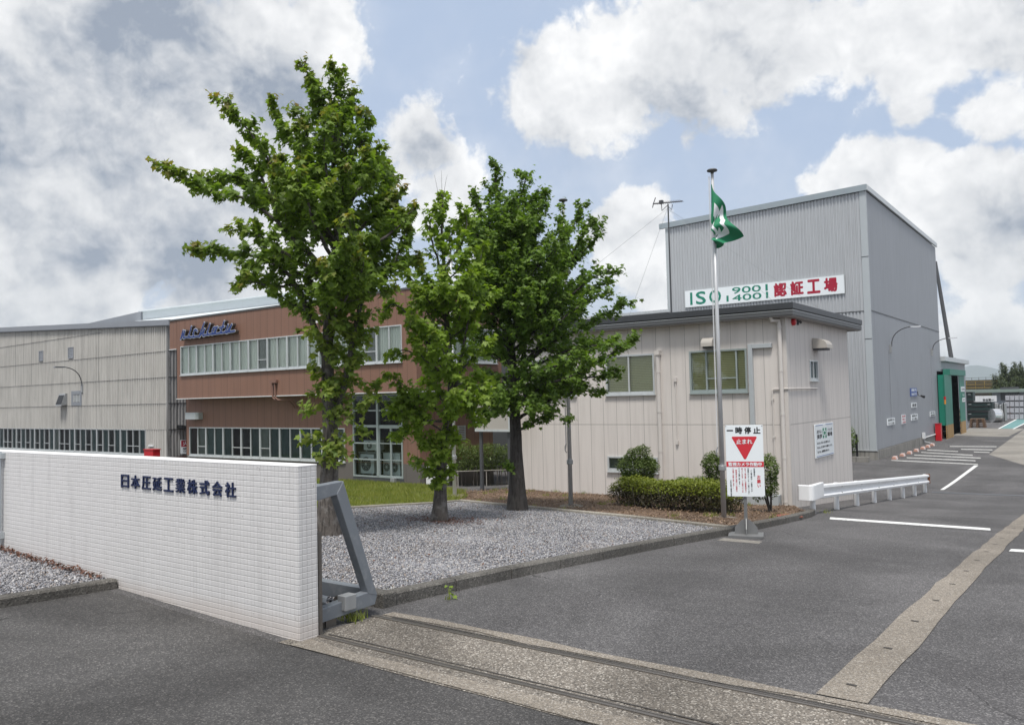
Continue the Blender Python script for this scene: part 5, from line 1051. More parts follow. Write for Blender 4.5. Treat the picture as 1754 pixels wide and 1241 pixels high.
# ================================================================== FAR YARD
def far_yard():
    cr = []
    def crate(px0, px1, py0, py1, Y, lab):
        F = FY(Y); a = F.px(px0, py1); b = F.px(px1, py0); q = thing('storage_crate', F.pt((a[0]+b[0])/2, a[1], -1), lab, 'crate', 'stacked dark green crates'); MB().fbox(F, a[0], b[0], a[1], b[1]-.03, -2.2, 0).build('box', 'crate', q, bevel=.03)
        m = MB(); h = b[1]-a[1]
        for k in (.05, .5, .93): m.fbox(F, a[0]-.02, b[0]+.02, a[1]+h*k-.05, a[1]+h*k+.05, -.1, .06)
        m.build('rib', 'black', q); MB().fbox(F, b[0]-.5, b[0]-.2, b[1]-.36, b[1]-.28, .062, .07).build('tag', 'galv', q)
    G = 110.
    crate(1652.5, 1667, 704, 720, G, 'bottom dark green crate of the tall stack by the green doorway'); crate(1652.5, 1667, 687.5, 703.8, G, 'middle dark green crate of the tall stack by the green doorway'); crate(1652.5, 1666, 670.5, 687.3, G, 'top dark green crate of the tall stack by the green doorway')
    crate(1667.5, 1700.5, 704, 719.6, G, 'lower wide dark green crate left of the shiny coil'); crate(1667.5, 1699.5, 687.5, 703.8, G, 'upper wide dark green crate left of the shiny coil')
    F = FY(G-1); b = F.px(1704, 709); c = thing('metal_coil', (b[0], G-1, -4.15), 'large shiny aluminium coil lying beside the green crates', 'coil'); r = (F.px(1706, 699)[1]+4.1)/2
    MB().tube([(b[0]-.3, G-1.2, -4.15+r), (b[0]+.40, G-.7, -4.15+r)], r, 28).build('coil', 'coil', c, smooth=False); m = MB(); m.tube([(b[0]+.36, G-.73, -4.15+r), (b[0]+.46, G-.66, -4.15+r)], r*1.04, 28); m.build('rim', 'galv', c)
    F2 = FY(112); k = 0
    for (x0, x1, y0, y1) in ((1700, 1708, 690, 699.5), (1708.5, 1715, 693, 712), (1716, 1722, 690, 700)):
        a = F2.px(x0, y1); b = F2.px(x1, y0); q = thing('scrap_bale', (a[0], 112, a[1]), ['grey metal bale stacked above the shiny coil', 'grey metal bale right of the shiny coil', 'small pale metal bale farther right'][k], 'bale'); MB().fbox(F2, a[0], b[0], -4.15, b[1], -1.5, 0).build('bale', 'galv', q, bevel=.06); m = MB(); m.fbox(F2, a[0]+.15, a[0]+.25, -4.1, b[1]+.03, -1.55, .03); m.build('strap', 'black', q); k += 1
    F3 = FY(118); x = 1722.; names = []
    i = 0
    while x < 1780:
        for lv in range(4):
            a = F3.px(x, 708-8.6*lv-(x-1722)*.10); b = F3.px(x+7.6, 708-8.6*(lv+1)-(x-1722)*.10)
            z0 = -4.1+lv*.78; q = thing('wrapped_bundle', F3.pt(a[0], z0, 0), 'white wrapped metal bundle stacked in the yard beyond the walkway', 'bundle', 'wrapped metal bundles in the far yard'); MB().fbox(F3, a[0], b[0]-.06, z0, z0+.62, -1.2, 0).build('bundle', 'wrap', q); m = MB(); m.fbox(F3, a[0]+.05, b[0]-.1, z0+.63, z0+.77, -1.1, -.05); m.build('spacer', 'black', q)
        x += 8.; i += 1
    for j, (px_, py_, top_) in enumerate(((1731, 716.5, 690), (1736.5, 714, 693), (1741, 713, 690), (1747, 709.5, 689), (1752, 708, 690))):
        p = gp(px_, py_); h = 2.2; q = MB().tube([p, p+np.array([0, 0, h])], .06, 6).build('rack_post', 'rust', label='rusty rack post in front of the wrapped bundles', cat='post', group='rusty rack posts', loc=p)
    p = gp(1674, 732); q = thing('pallet_stack', p, 'stack of worn wooden pallets lying in front of the green crates', 'pallets'); x, y, z = p
    for k in range(5):
        m = MB(); w = .74-.03*k; m.box(x-w, x+w, y, y+1.2, z+.10+k*.19, z+.15+k*.19)
        for d in (-w, -.1, w-.2): m.box(x+d, x+d+.2, y, y+1.2, z+k*.19, z+.098+k*.19)
        m.build('pallet', 'wood', q)
    F4 = FY(121); a = F4.px(1668, 687.5); b = F4.px(1707, 678.5); q = thing('yard_banner', F4.pt(a[0], a[1], 0), 'long white banner above the green crates', 'banner'); MB().fbox(F4, a[0], b[0], a[1]-.05, b[1]+.1, 0, .06).build('cloth', 'whiteold', q); text(F4, '安全第一', (a[0]*.6+b[0]*.4), b[0]-.3, a[1]+.02, a[1]+(b[1]-a[1])*.6, .07, .01, 'ink', q, bold=.03)
    F5 = FY(128); a = F5.px(1648, 672); b = F5.px(1800, 666.5); c = F5.px(1700, 690); zr = F5.px(1700, 667.5)[1]
    q = thing('canteen_hut', (b[0]-6, 130, -4.15), 'low flat roofed grey hut behind the wrapped bundles', 'building'); hw = F5.px(1700, 690)[0]
    MB().box(hw, hw+16, 128, 135, -4.15, zr-.35).build('wall', 'flatgrey', q); MB().box(a[0]-1, hw+17, 127, 136, zr-.35, zr+.05).build('roof', 'greenroof', q)
    f = MB().fbox(F5, hw+1.0, hw+3.2, -1.9, -.1, .0, .06).build('window', 'darkgrey', q); d = MB().frame(F5, hw+4.7, hw+6.9, -4.1, -.05, .15, 0, .08).build('door', 'white', q); MB().fbox(F5, hw+4.9, hw+6.7, -1.4, -.5, .02, .05).build('door_pane', 'interior', d)
    F6 = FY(165); zb = F6.px(1680, 667)[1]; x0 = F6.px(1640, 650)[0]; x1 = F6.px(1725, 650)[0]
    q = thing('terrace_structure', (x0, 166, -4), 'dark stepped terrace structure with rows of yellow railings beyond the hut', 'structure')
    MB().box(x0, x1, 166, 172, -4.2, F6.px(1690, 650)[1]).build('deck', 'terrace', q); m = MB(); m2 = MB()
    for z in (F6.px(1680, y)[1] for y in (664.5, 659, 653)):
        m.fbox(F6, x0, x1, z, z+.06, .1, .2); m.fbox(F6, x0, x1, z-.38, z-.34, .1, .2)
        for x in np.arange(x0, x1, 1.4): m.fbox(F6, x, x+.06, z-.8, z+.1, .12, .2)
    m.build('yellow_railing', 'yellow', q)
    for x in np.arange(x0, x1, 1.1): m2.fbox(F6, x, x+.06, F6.px(1690, 650)[1], F6.px(1690, 645.5)[1], -.4, -.3)
    z = F6.px(1690, 646.5)[1]; m2.fbox(F6, x0, x1, z, z+.05, -.38, -.33); m2.build('top_rail', 'darkgrey', q)
MAT['greenroof'] = mk('green_grey_roof', (.20, .25, .225), .6, var=.1)
far_yard()
def mountain():
    pts = [(1560, 652), (1600, 645), (1630, 636), (1650, 629), (1662, 625.6), (1675, 625.2), (1690, 627.5), (1705, 631), (1730, 640), (1780, 648), (1900, 650)]
    D = 5200.; v = []
    for dy, k in ((0, 0), (700, 1), (1900, .0)):
        for (x, y) in pts:
            r = ray(x, y); t = D/math.hypot(r[0], r[1]); p = r*t; d = r[:2]/np.linalg.norm(r[:2]); z = p[2] if k else -60
            v.append((p[0]*(1+(dy-700)/D), p[1]*(1+(dy-700)/D), z*(1 if not k else 1)))
    n = len(pts); f = [(j*n+i, j*n+i+1, j*n+n+i+1, j*n+n+i) for j in range(2) for i in range(n-1)]
    MB().add(v, f).build('mountain', 'mountain', kind='structure', smooth=True)
mountain()
# ================================================================== GUARDRAIL
def guardrail():
    y0, y1 = 20.0, 34.85; xf = -5.72; x, _, z = gp(1397.8, 878)
    ys = np.linspace(y0, y1, 8); zp = [float(gp(px, py)[2]) for px, py in ((1397.8, 878), (1587, 843.9))]
    t = thing('guardrail', (xf, 27, P(27)), 'white corrugated beam guardrail on short posts along the road edge', 'guardrail')
    ztop = lambda y: P(20.0)+.70+(P(34.85)+.70-P(20.0)-.70)*(y-y0)/(y1-y0)
    sec = [(0, 0), (.075, -.02), (.085, -.075), (.02, -.135), (.012, -.175), (.02, -.215), (.085, -.275), (.075, -.33), (0, -.35)]
    L = np.linspace(y0-.25, y1+.1, 12); v = []
    for y in L:
        for a, b in sec: v.append((xf+a, y, ztop(y)+b))
    for y in L:
        for a, b in sec: v.append((xf+a-.006, y, ztop(y)+b))
    n = len(sec); K = len(L)*n
    f = [(j*n+i, j*n+n+i, j*n+n+i+1, j*n+i+1) for j in range(len(L)-1) for i in range(n-1)]; f += [tuple(K+q for q in a[::-1]) for a in f]
    MB().add(v, f).build('beam', 'white', t)
    # wrapped end piece facing the gate, raw rusty end at the far side
    zt = ztop(y0-.3); m = MB(); c = [(xf+.088, y0+.42), (xf+.088, y0-.38), (xf+.06, y0-.46), (xf+.0, y0-.50), (xf-.24, y0-.50), (xf-.28, y0-.46), (xf-.28, y0-.36)]
    m.prism([(a, b, zt-.355) for a, b in c]+[(xf-.05, y0-.36, zt-.355), (xf-.01, y0+.42, zt-.36)], (0, 0, .36)); m.build('end_cap', 'white', t, bevel=.012)
    MB().box(xf-.05, xf+.10, y1+.1, y1+.13, ztop(y1)-.36, ztop(y1)+.01).build('beam_end', 'rust', t)
    for y in ys: MB().lathe((xf-.075, y, P(y)-.1), [(.068, 0), (.068, .78), (.05, .80)], 14).build('post', 'white', t, smooth=False)
    m = MB()
    for y in list(ys)+[y0-.05, y0+.3]:
        for dz in (-.10, -.25): m.tube([(xf+.03, y+.06, ztop(y)+dz), (xf+.075, y+.06, ztop(y)+dz)], .014, 6)
    m.build('bolt', 'galv', t)
    m = MB(); m.box(xf-.012, xf+.018, y0+.3, y1, 0, 0)
guardrail()
# ================================================================== STOP SIGN
def stop_sign():
    p = gp(1276, 919); a = R(19); u = np.array([math.cos(a), math.sin(a), 0]); n = np.array([math.sin(a), -math.cos(a), 0])
    F = Fac((p[0], p[1], 0), u, n); t = thing('stop_sign', p, 'white portable stop notice board with red triangle on a steel base at the kerb', 'sign')
    tl, tr, bl, br = F.px(1242.3, 728, .05), F.px(1307.3, 727.3, .05), F.px(1245.5, 849, .05), F.px(1309.5, 851, .05)
    u0, u1, z0, z1 = (tl[0]+bl[0])/2, (tr[0]+br[0])/2, (bl[1]+br[1])/2, (tl[1]+tr[1])/2; w, h = u1-u0, z1-z0; z = p[2]
    MB().fbox(F, u0, u1, z0, z1, .03, .052).build('board', 'sign', t, bevel=.004)
    up = (F.px(1277, 870)[0]); MB().fbox(F, up-.028, up+.028, z+.03, z1-.2, -.028, .027).build('post', 'steelbase', t)
    m = MB(); b0, b1 = F.px(1248, 917)[0], F.px(1308, 917)[0]; m.fbox(F, b0, b1, z+.008, z+.055, -.22, .20); m.fbox(F, b0+.02, b1-.02, z-.005, z+.009, -.2, .18); m.build('base_plate', 'steelbase', t, bevel=.006)
    m = MB(); q = lambda s: [F.pt(up+s*.03, z+.05, .004), F.pt(up+s*.20, z+.05, .004), F.pt(up+s*.19, z+.17, .004), F.pt(up+s*.07, z+.30, .004), F.pt(up+s*.03, z+.31, .004)]
    for s in (-1, 1): m.prism(q(s), n*-.010)
    m.prism([F.pt(up, z+.05, .03), F.pt(up, z+.05, .19), F.pt(up, z+.16, .17), F.pt(up, z+.33, .03)], u*.012); m.build('gusset', 'steelbase', t)
    def T(s, a0, a1, c, d, mat='ink', bold=.035, par=t, nn=.0525): return text(F, s, u0+w*a0, u0+w*a1, z0+h*c, z0+h*d, nn, .002, mat, par, bold=bold)
    for ch, a0, a1, c, d in (('一', .04, .21, .915, .935), ('時', .27, .46, .875, .975), ('停', .51, .69, .875, .975), ('止', .745, .94, .878, .972)): T(ch, a0, a1, c, d, bold=.05)
    tri = lambda k: [(.5+(a0-.5)*k, .70+(c-.70)*k) for a0, c in ((.165, .838), (.835, .838), (.515, .525))]
    pts = [(.165, .828), (.19, .840), (.82, .840), (.835, .826), (.535, .528), (.505, .520), (.475, .530)]
    MB().prism([F.pt(u0+w*a0, z0+h*c, .0525) for a0, c in pts], n*.0015).build('red_triangle', 'signred', t)
    T('止まれ', .285, .715, .735, .805, 'sign', .03, t, .0555)
    MB().fbox(F, u0+.002, u1-.002, z0+h*.415, z0+h*.490, .0525, .054).build('red_band', 'signred', t); T('監視カメラ作動中', .055, .945, .425, .480, 'sign', .04, t, .0545)
    def col(s, a0, a1, top, ch, mat, bold=.02):
        k = len(s); text(F, '\n'.join(s), u0+w*a0, u0+w*a1, z0+h*(top-ch*k), z0+h*top, .0525, .0015, mat, t, bold=bold)
    col('お願い', .80, .90, .30, .056, 'signred', .03)
    c = .0192
    for s, a0, top, mat in (('お客様各位', .715, .40, 'ink'), ('ご入場の際は、ご面倒ですが', .635, .375, 'ink'), ('守衛所のカウンターに置いてあり', .555, .40, 'ink'), ('ます『受付簿』に必要事項をご', .475, .40, 'signred'), ('記入いただき、ご入場下さいま', .395, .40, 'signred'), ('すようお願い致します。', .315, .40, 'ink'), ('関係者以外の構内への無断立', .235, .375, 'signred'), ('入は固くお断り致します。', .155, .40, 'signred'), ('日本圧延工業株式会社', .085, .23, 'ink')): col(s, a0, a0+.045, top, c*(.365/(c*15)) if len(s) > 13 else .0235, mat)
    m = MB()
    for a0 in (.02, .98):
        for cz in (.012, .988): m.tube([F.pt(u0+w*a0, z0+h*cz, .052), F.pt(u0+w*a0, z0+h*cz, .056)], .008, 6)
    m.build('screw', 'darkgrey', t)
stop_sign()
# ================================================================== FLAG POLES AND FLAGS
POLES = []
def flagpoles():
    for i, (px_, py_, h, lab) in enumerate(((1240, 888, 7.42, 'tall aluminium flagpole beside the stop sign, green and white flag on it'), (978, 866, 7.55, 'tall aluminium flagpole behind the rightmost tree'), (779, 848.5, 7.0, 'tall white flagpole behind the middle tree'))):
        p = gp(px_, py_, .05); t = thing('flagpole', p, lab, 'flagpole', 'three flagpoles in the bed'); x, y, z = p; mt = 'pole' if i < 2 else 'white'
        MB().tube([(x, y, z), (x, y, z+h)], [.056, .031], 14).build('pole', mt, t, smooth=True)
        MB().lathe((x, y, z+h), [(.03, -.05), (.04, 0), (.105, .01), (.115, .03), (.10, .05), (.03, .07)], 18).build('finial', 'rooflow', t, smooth=True)
        m = MB(); m.lathe((x, y, z+1.02), [(.072, 0), (.078, .01), (.078, .10), (.072, .11)], 14); m.build('collar', 'galv', t)
        m = MB(); q = np.array([-.8, -.6, 0])*.09; m.tube([p+q*.8+[0, 0, 1.30], p+q*1.2+[0, 0, 1.36], p+q*1.2+[0, 0, 1.46], p+q*.8+[0, 0, 1.52]], .012, 6); m.build('cleat', 'galv', t)
        m = MB(); m.tube([p+q*.85+[0, 0, 1.45], p+q*.72+[0, 0, h-.1]], .006, 5); m.tube([p+q*1.0+[0, 0, 1.4], p+q*.9+[0, 0, h-.1]], .006, 5); m.build('halyard', 'whiteold', t)
        MB().lathe((x, y, z-.03), [(.30, 0), (.30, .035), (.27, .045)], 24).build('footing', 'aggpale', t)
        POLES.append((p, h))
flagpoles()
def flagmat(name, kind):
    global nt
    m = bpy.data.materials.new(name); m.use_nodes = True; nt = m.node_tree; b = nt.nodes['Principled BSDF']; b.inputs['Roughness'].default_value = .75
    a = N('ShaderNodeAttribute'); a.attribute_name = 'cloth'; sx = N('ShaderNodeSeparateXYZ'); put(sx.inputs[0], a.outputs['Vector']); s, t = sx.outputs[0], sx.outputs[1]
    A_ = lambda v, c, w: M2('LESS_THAN', M2('ABSOLUTE', M2('SUBTRACT', v, c)), w)
    if kind == 'cross':
        g, w_ = (.012, .185, .085, 1), (.74, .76, .78, 1)
        o = M2('MAXIMUM', M2('MULTIPLY', A_(s, .5, .15), A_(t, .5, .40)), M2('MULTIPLY', A_(t, .5, .20), A_(s, .5, .32)))
        i = M2('MAXIMUM', M2('MULTIPLY', A_(s, .5, .07), A_(t, .5, .25)), M2('MULTIPLY', A_(t, .5, .09), A_(s, .5, .17)))
        c = mixc(M2('SUBTRACT', o, i, clamp=True), g, w_)
    elif kind == 'disc':
        d = VM('DISTANCE', VM('MULTIPLY', a.outputs['Vector'], (1.5, 1, 0)).outputs[0], (.75, .5, 0)).outputs['Value']; c = mixc(M2('LESS_THAN', d, .30), (.76, .76, .77, 1), (.66, .012, .025, 1))
    else: c = (.72, .74, .77, 1)
    put(b.inputs['Base Color'], c); return m
def flag(pole, ztop, hoist, fly, mat, label, lean, dirx, folds, seed, swing=.0):
    p, h = pole; rs = random.Random(seed); ns, ntt = 40, 26; V = []; UV = []
    d = np.array(dirx); d = d/np.linalg.norm(d); q = np.array([-d[1], d[0], 0])
    for j in range(ntt+1):
        t = j/ntt
        for i in range(ns+1):     # the fly hangs down and gathers in folds, less of it spreads out towards the foot
            s = i/ns; fl = fly*(1-.50*t); th = lean*(1-.85*t)
            out = fl*s*math.sin(th); dn = fl*s*math.cos(th); a = folds*2*math.pi*s**.8*(1+.7*t)+seed
            fo = .11*s**.5*math.sin(a+.9*t); g = .07*s**.5*math.sin(a+1.6)
            x = d*(out+g-.05-.02*t)+q*(fo-.07)
            V.append((p[0]+x[0], p[1]+x[1], ztop-hoist*t*(1-.06*s)-dn)); UV.append((s, 1-t, 0))
    k = ns+1; f = [(j*k+i, j*k+i+1, j*k+k+i+1, j*k+k+i) for j in range(ntt) for i in range(ns)]
    t = MB().add(V, f).build('flag', mat, label=label, cat='flag', loc=(p[0], p[1], ztop), smooth=True)
    a = t.data.attributes.new('cloth', 'FLOAT_VECTOR', 'POINT'); a.data.foreach_set('vector', np.array(UV, np.float32).ravel())
right = (_r0[0], _r0[1], 0)
zt = lambda pole, px_, py_: float((lambda r: r[2]*np.hypot(*pole[0][:2])/np.hypot(*r[:2]))(ray(px_, py_)))
flag(POLES[0], zt(POLES[0], 1218, 316), .80, 1.30, flagmat('safety_flag', 'cross'), 'green and white safety flag hanging limp from the pole by the stop sign', R(27), right, 1.9, .4)
flag(POLES[1], zt(POLES[1], 968, 395), .75, 1.05, flagmat('company_flag', 'plain'), 'pale company flag hanging behind the rightmost tree', R(10), right, 1.4, 2.)
flag(POLES[2], zt(POLES[2], 790, 415), .75, 1.1, flagmat('disc_flag', 'disc'), 'white flag with a red disc hanging behind the middle tree', R(9), right, 1.1, 3.)
# ================================================================== TREES
def tube_mesh(lims): 
    m = MB()
    for pts, r0, r1, n in lims:
        k = len(pts); m.tube(pts, [r0+(r1-r0)*(i/(k-1))**.8 for i in range(k)], n, caps=False)
    return m
def smooth_path(pts, n):
    pts = np.array(pts, float); t = np.linspace(0, 1, len(pts)); tt = np.linspace(0, 1, n); d = np.gradient(pts, t, axis=0); out = []
    for q in tt:
        i = min(int(q*(len(pts)-1)), len(pts)-2); h = t[i+1]-t[i]; s = (q-t[i])/h
        out.append((2*s**3-3*s**2+1)*pts[i]+(s**3-2*s**2+s)*h*d[i]+(-2*s**3+3*s**2)*pts[i+1]+(s**3-s**2)*h*d[i+1])
    return np.array(out)
def tree(label, base_px, trunk, limbs, leaf, bark, size, per, twl, r0, spin=1., extra=10, trunkleaf=(), bare=(), droop=.55, seed=1, fill=None):
    """trunk and limbs as bent tapering tubes, twigs along the limbs, one small maple leaf at a time along the twigs; limb points are (x, y, depth in m)"""
    rs = np.random.default_rng(seed); B = gp(*base_px, .05); D = np.hypot(B[0], B[1]); dh = B[:2]/D
    def pt(x, y, dz=0.): r = ray(x, y); return r*((D+dz)/(r[:2]@dh))
    t = thing('maple_tree', B, label, 'tree', 'maples in the gravel bed'); lims = []; C, O, TIP = [], [], []
    tp = smooth_path([B-[0, 0, .15]]+[pt(*q) for q in trunk[1:]], 22); k = len(tp)
    rad = [r0*(1.7 if i == 0 else 1.28 if i == 1 else 1.08 if i == 2 else 1)*(1-.93*i/(k-1)) for i in range(k)]
    m = MB(); m.tube(tp+rs.normal(0, .012, tp.shape)*np.arange(k)[:, None]/k*1.5, rad, 12, caps=False)
    L = [(smooth_path([pt(*q) for q in l[1:]], 12), l[0]) for l in limbs]; ax = tp[int(k*.42):int(k*.9)]
    for _ in range(extra):       # limbs towards and away from the road, filling the round of the crown
        i = rs.integers(0, len(ax)-3); s = ax[i]; f = i/len(ax); le = (1.45-.95*f)*spin*rs.uniform(.7, 1.1); sg = 1 if rs.uniform() < .5 else -1
        side = np.array([dh[1], -dh[0], 0])*rs.normal(0, .55); d = np.array([dh[0], dh[1], 0])*sg+side; d /= np.linalg.norm(d)
        L.append((smooth_path([s, s+d*le*.5+[0, 0, .28*le], s+d*le*.9+[0, 0, .5*le], s+d*le+[0, 0, .68*le]], 10), .028))
    if fill:                     # lesser limbs reaching into the rest of the crown
        poly, nf = fill; lo, hi = np.min(poly, 0), np.max(poly, 0); got = 0
        while got < nf:
            q = rs.uniform(lo, hi)
            if not inside(poly, q[None])[0]: continue
            got += 1; e = pt(q[0], q[1], rs.normal(0, .75)); j = int(np.argmin(np.abs(tp[:, 2]-(e[2]-.25-.55*np.hypot(*(e[:2]-tp[k//2, :2])))))); j = min(max(j, int(k*.30)), k-4); s = tp[j]; d = e-s
            L.append((smooth_path([s, s+d*.4+[0, 0, -.06], s+d*.75+[0, 0, -.04], e], 9), .020))
    L.append((tp[int(k*.62):], 0))
    for P_, r in L:
        if r: m.tube(P_+rs.normal(0, .01, P_.shape), [r*(1-.93*i/(len(P_)-1)) for i in range(len(P_))], 7, caps=False)
        seg = np.linalg.norm(np.diff(P_, axis=0), axis=1); T = np.concatenate([[0], np.cumsum(seg)]); n = int(T[-1]/twl[1])
        for j in range(n):
            f = .22+.78*(j+rs.uniform())/max(n, 1); q = f*T[-1]; i = min(np.searchsorted(T, q), len(T)-1); i = max(i, 1); w = (q-T[i-1])/(T[i]-T[i-1]+1e-9); s = P_[i-1]+(P_[i]-P_[i-1])*w
            tg = P_[i]-P_[i-1]; tg /= np.linalg.norm(tg)+1e-9; d = rs.normal(0, 1, 3)*[1, 1, .7]; d /= np.linalg.norm(d); d = d*.8+tg*.75+np.array([0, 0, .30]); d /= np.linalg.norm(d)
            le = twl[0]*rs.uniform(.5, 1.15)*(1.25-.85*f); e = s+d*le; mid = s+d*le*.5+[0, 0, -.02]
            if r or rs.uniform() < .5: m.tube([s, mid, e], [.006, .005, .003], 4, caps=False)
            nl = rs.poisson(per); a = rs.uniform(.15, 1.08, nl)[:, None]; C.append(s+(e-s)*a+rs.normal(0, .045, (nl, 3))); O.append(np.repeat(d[None], nl, 0)); TIP.append(np.clip((f-.80)/.2, 0, 1)*np.clip(a[:, 0]-.4, 0, 1)*rs.uniform(0, 1.6, nl))
    for (x, y, dz, rr, n) in trunkleaf:      # tufts sprouting straight from the stem
        c = pt(x, y, dz)
        for _ in range(max(2, n//14)):
            d = rs.normal(0, 1, 3); d /= np.linalg.norm(d); s = c+d*rr*.35; e = c+d*rr*[1, 1, .8]; m.tube([s, e], [.004, .002], 4, caps=False); nl = rs.poisson(20); C.append(s+(e-s)*rs.uniform(0, 1.05, nl)[:, None]+rs.normal(0, .05, (nl, 3))); O.append(np.repeat(d[None], nl, 0)); TIP.append(rs.uniform(0, .25, nl))
    for l in bare: q = smooth_path([pt(*a) for a in l], 6); m.tube(q, [.008-.006*i/5 for i in range(6)], 4, caps=False)
    m.build('trunk', bark, t, smooth=True)
    C = np.vstack(C); V = leafverts(C, size, MAPLE, droop, out=np.vstack(O)); npmesh('crown', V, 12, leaf, parent=t, attr=np.concatenate(TIP)); return len(C)
n1 = tree('tallest maple tree nearest the white wall, reddish leaf tips at the top', (562, 915),
     [(562, 915), (564, 820), (566, 740), (563, 690), (560, 620), (565, 540), (572, 490), (580, 400), (584, 320), (570, 230), (545, 160), (522, 112)],
     [(.075, (566, 745, 0), (590, 650, -.1), (607, 570, -.2), (622, 500, -.2), (655, 420, -.3), (688, 330, -.3)), (.06, (560, 620, 0), (526, 535, .1), (505, 485, .2), (462, 445, .2), (390, 432, .3), (322, 430, .4)),
      (.05, (566, 520, 0), (540, 450, -.2), (490, 395, -.4), (430, 345, -.4), (350, 325, -.4), (274, 284, -.4)), (.045, (572, 480, 0), (520, 420, .2), (470, 350, .4), (400, 300, .6), (330, 320, .6)),
      (.045, (578, 420, 0), (530, 360, -.2), (470, 290, -.3), (430, 230, -.3), (380, 172, -.3)), (.04, (583, 350, 0), (540, 290, .3), (500, 240, .4), (465, 175, .4)), (.04, (584, 340, 0), (600, 280, -.2), (622, 240, -.3), (628, 195, -.3)),
      (.035, (575, 260, 0), (585, 200, .1), (582, 150, .1), (570, 120, .1)), (.045, (580, 430, 0), (630, 380, .3), (665, 330, .4), (652, 280, .4)), (.045, (584, 520, 0), (640, 470, -.3), (690, 450, -.4), (712, 440, -.4)),
      (.045, (578, 460, 0), (625, 430, -.6), (680, 390, -.7), (708, 360, -.7)), (.04, (570, 480, 0), (500, 440, -.7), (440, 400, -.9), (400, 395, -1.)), (.04, (575, 450, 0), (545, 400, -.7), (520, 330, -1.), (480, 290, -1.)), (.04, (585, 380, 0), (610, 330, -.7), (640, 300, -.9), (625, 260, -1.)),
      (.035, (572, 500, 0), (605, 480, -.6), (640, 490, -.8), (668, 500, -.8)), (.04, (575, 430, 0), (540, 380, .8), (500, 330, 1.1), (480, 270, 1.2)), (.035, (583, 350, 0), (560, 300, -.5), (555, 250, -.6), (560, 200, -.6)), (.035, (580, 400, 0), (640, 350, .9), (670, 300, 1.1)), (.03, (505, 487, .2), (470, 490, .1), (430, 480, .1), (405, 488, .1)),
      (.035, (583, 360, 0), (535, 320, -.4), (515, 260, -.5), (512, 215, -.5)), (.03, (572, 300, 0), (562, 230, .1), (545, 175, .1), (535, 140, .1)), (.03, (566, 250, 0), (592, 200, .2), (604, 160, .2)), (.03, (583, 340, 0), (632, 300, .1), (648, 250, .1)), (.03, (540, 290, .3), (525, 230, .3), (505, 190, .3)), (.03, (470, 350, .4), (440, 290, .4), (420, 255, .4)), (.03, (600, 300, -.2), (585, 240, -.3), (575, 195, -.3)), (.03, (584, 420, 0), (640, 400, -.2), (685, 370, -.2)), (.03, (530, 360, -.2), (500, 320, -.5), (470, 300, -.6)),
      (.035, (560, 470, 0), (480, 440, -.2), (430, 455, -.3), (420, 475, -.3)), (.035, (620, 505, -.2), (660, 470, -.5), (690, 420, -.6), (695, 390, -.6))],
     'leafA', 'bark', .102, 27, (.44, .115), .155, 1.1, 14,
     [(550, 575, -.2, .38, 120), (598, 600, -.2, .34, 90), (580, 560, -.3, .35, 100), (552, 660, -.2, .34, 130), (548, 700, -.15, .34, 110), (600, 665, -.2, .30, 70), (625, 678, -.25, .32, 80), (640, 662, -.25, .2, 30), (600, 695, -.2, .25, 50), (572, 640, -.25, .26, 50), (548, 745, -.15, .30, 80), (575, 770, -.2, .30, 90), (590, 740, -.2, .2, 30), (612, 742, -.2, .14, 16), (560, 790, -.2, .24, 60), (585, 715, -.2, .22, 40), (548, 625, -.1, .24, 40), (580, 525, -.3, .4, 120), (600, 630, -.2, .25, 50), (560, 600, -.3, .3, 70), (590, 540, -.3, .35, 90), (620, 560, -.2, .3, 60)], droop=.6, seed=3, fill=([(500, 250), (525, 150), (585, 150), (635, 240), (680, 330), (690, 430), (630, 490), (520, 470), (440, 430), (400, 350)], 14))
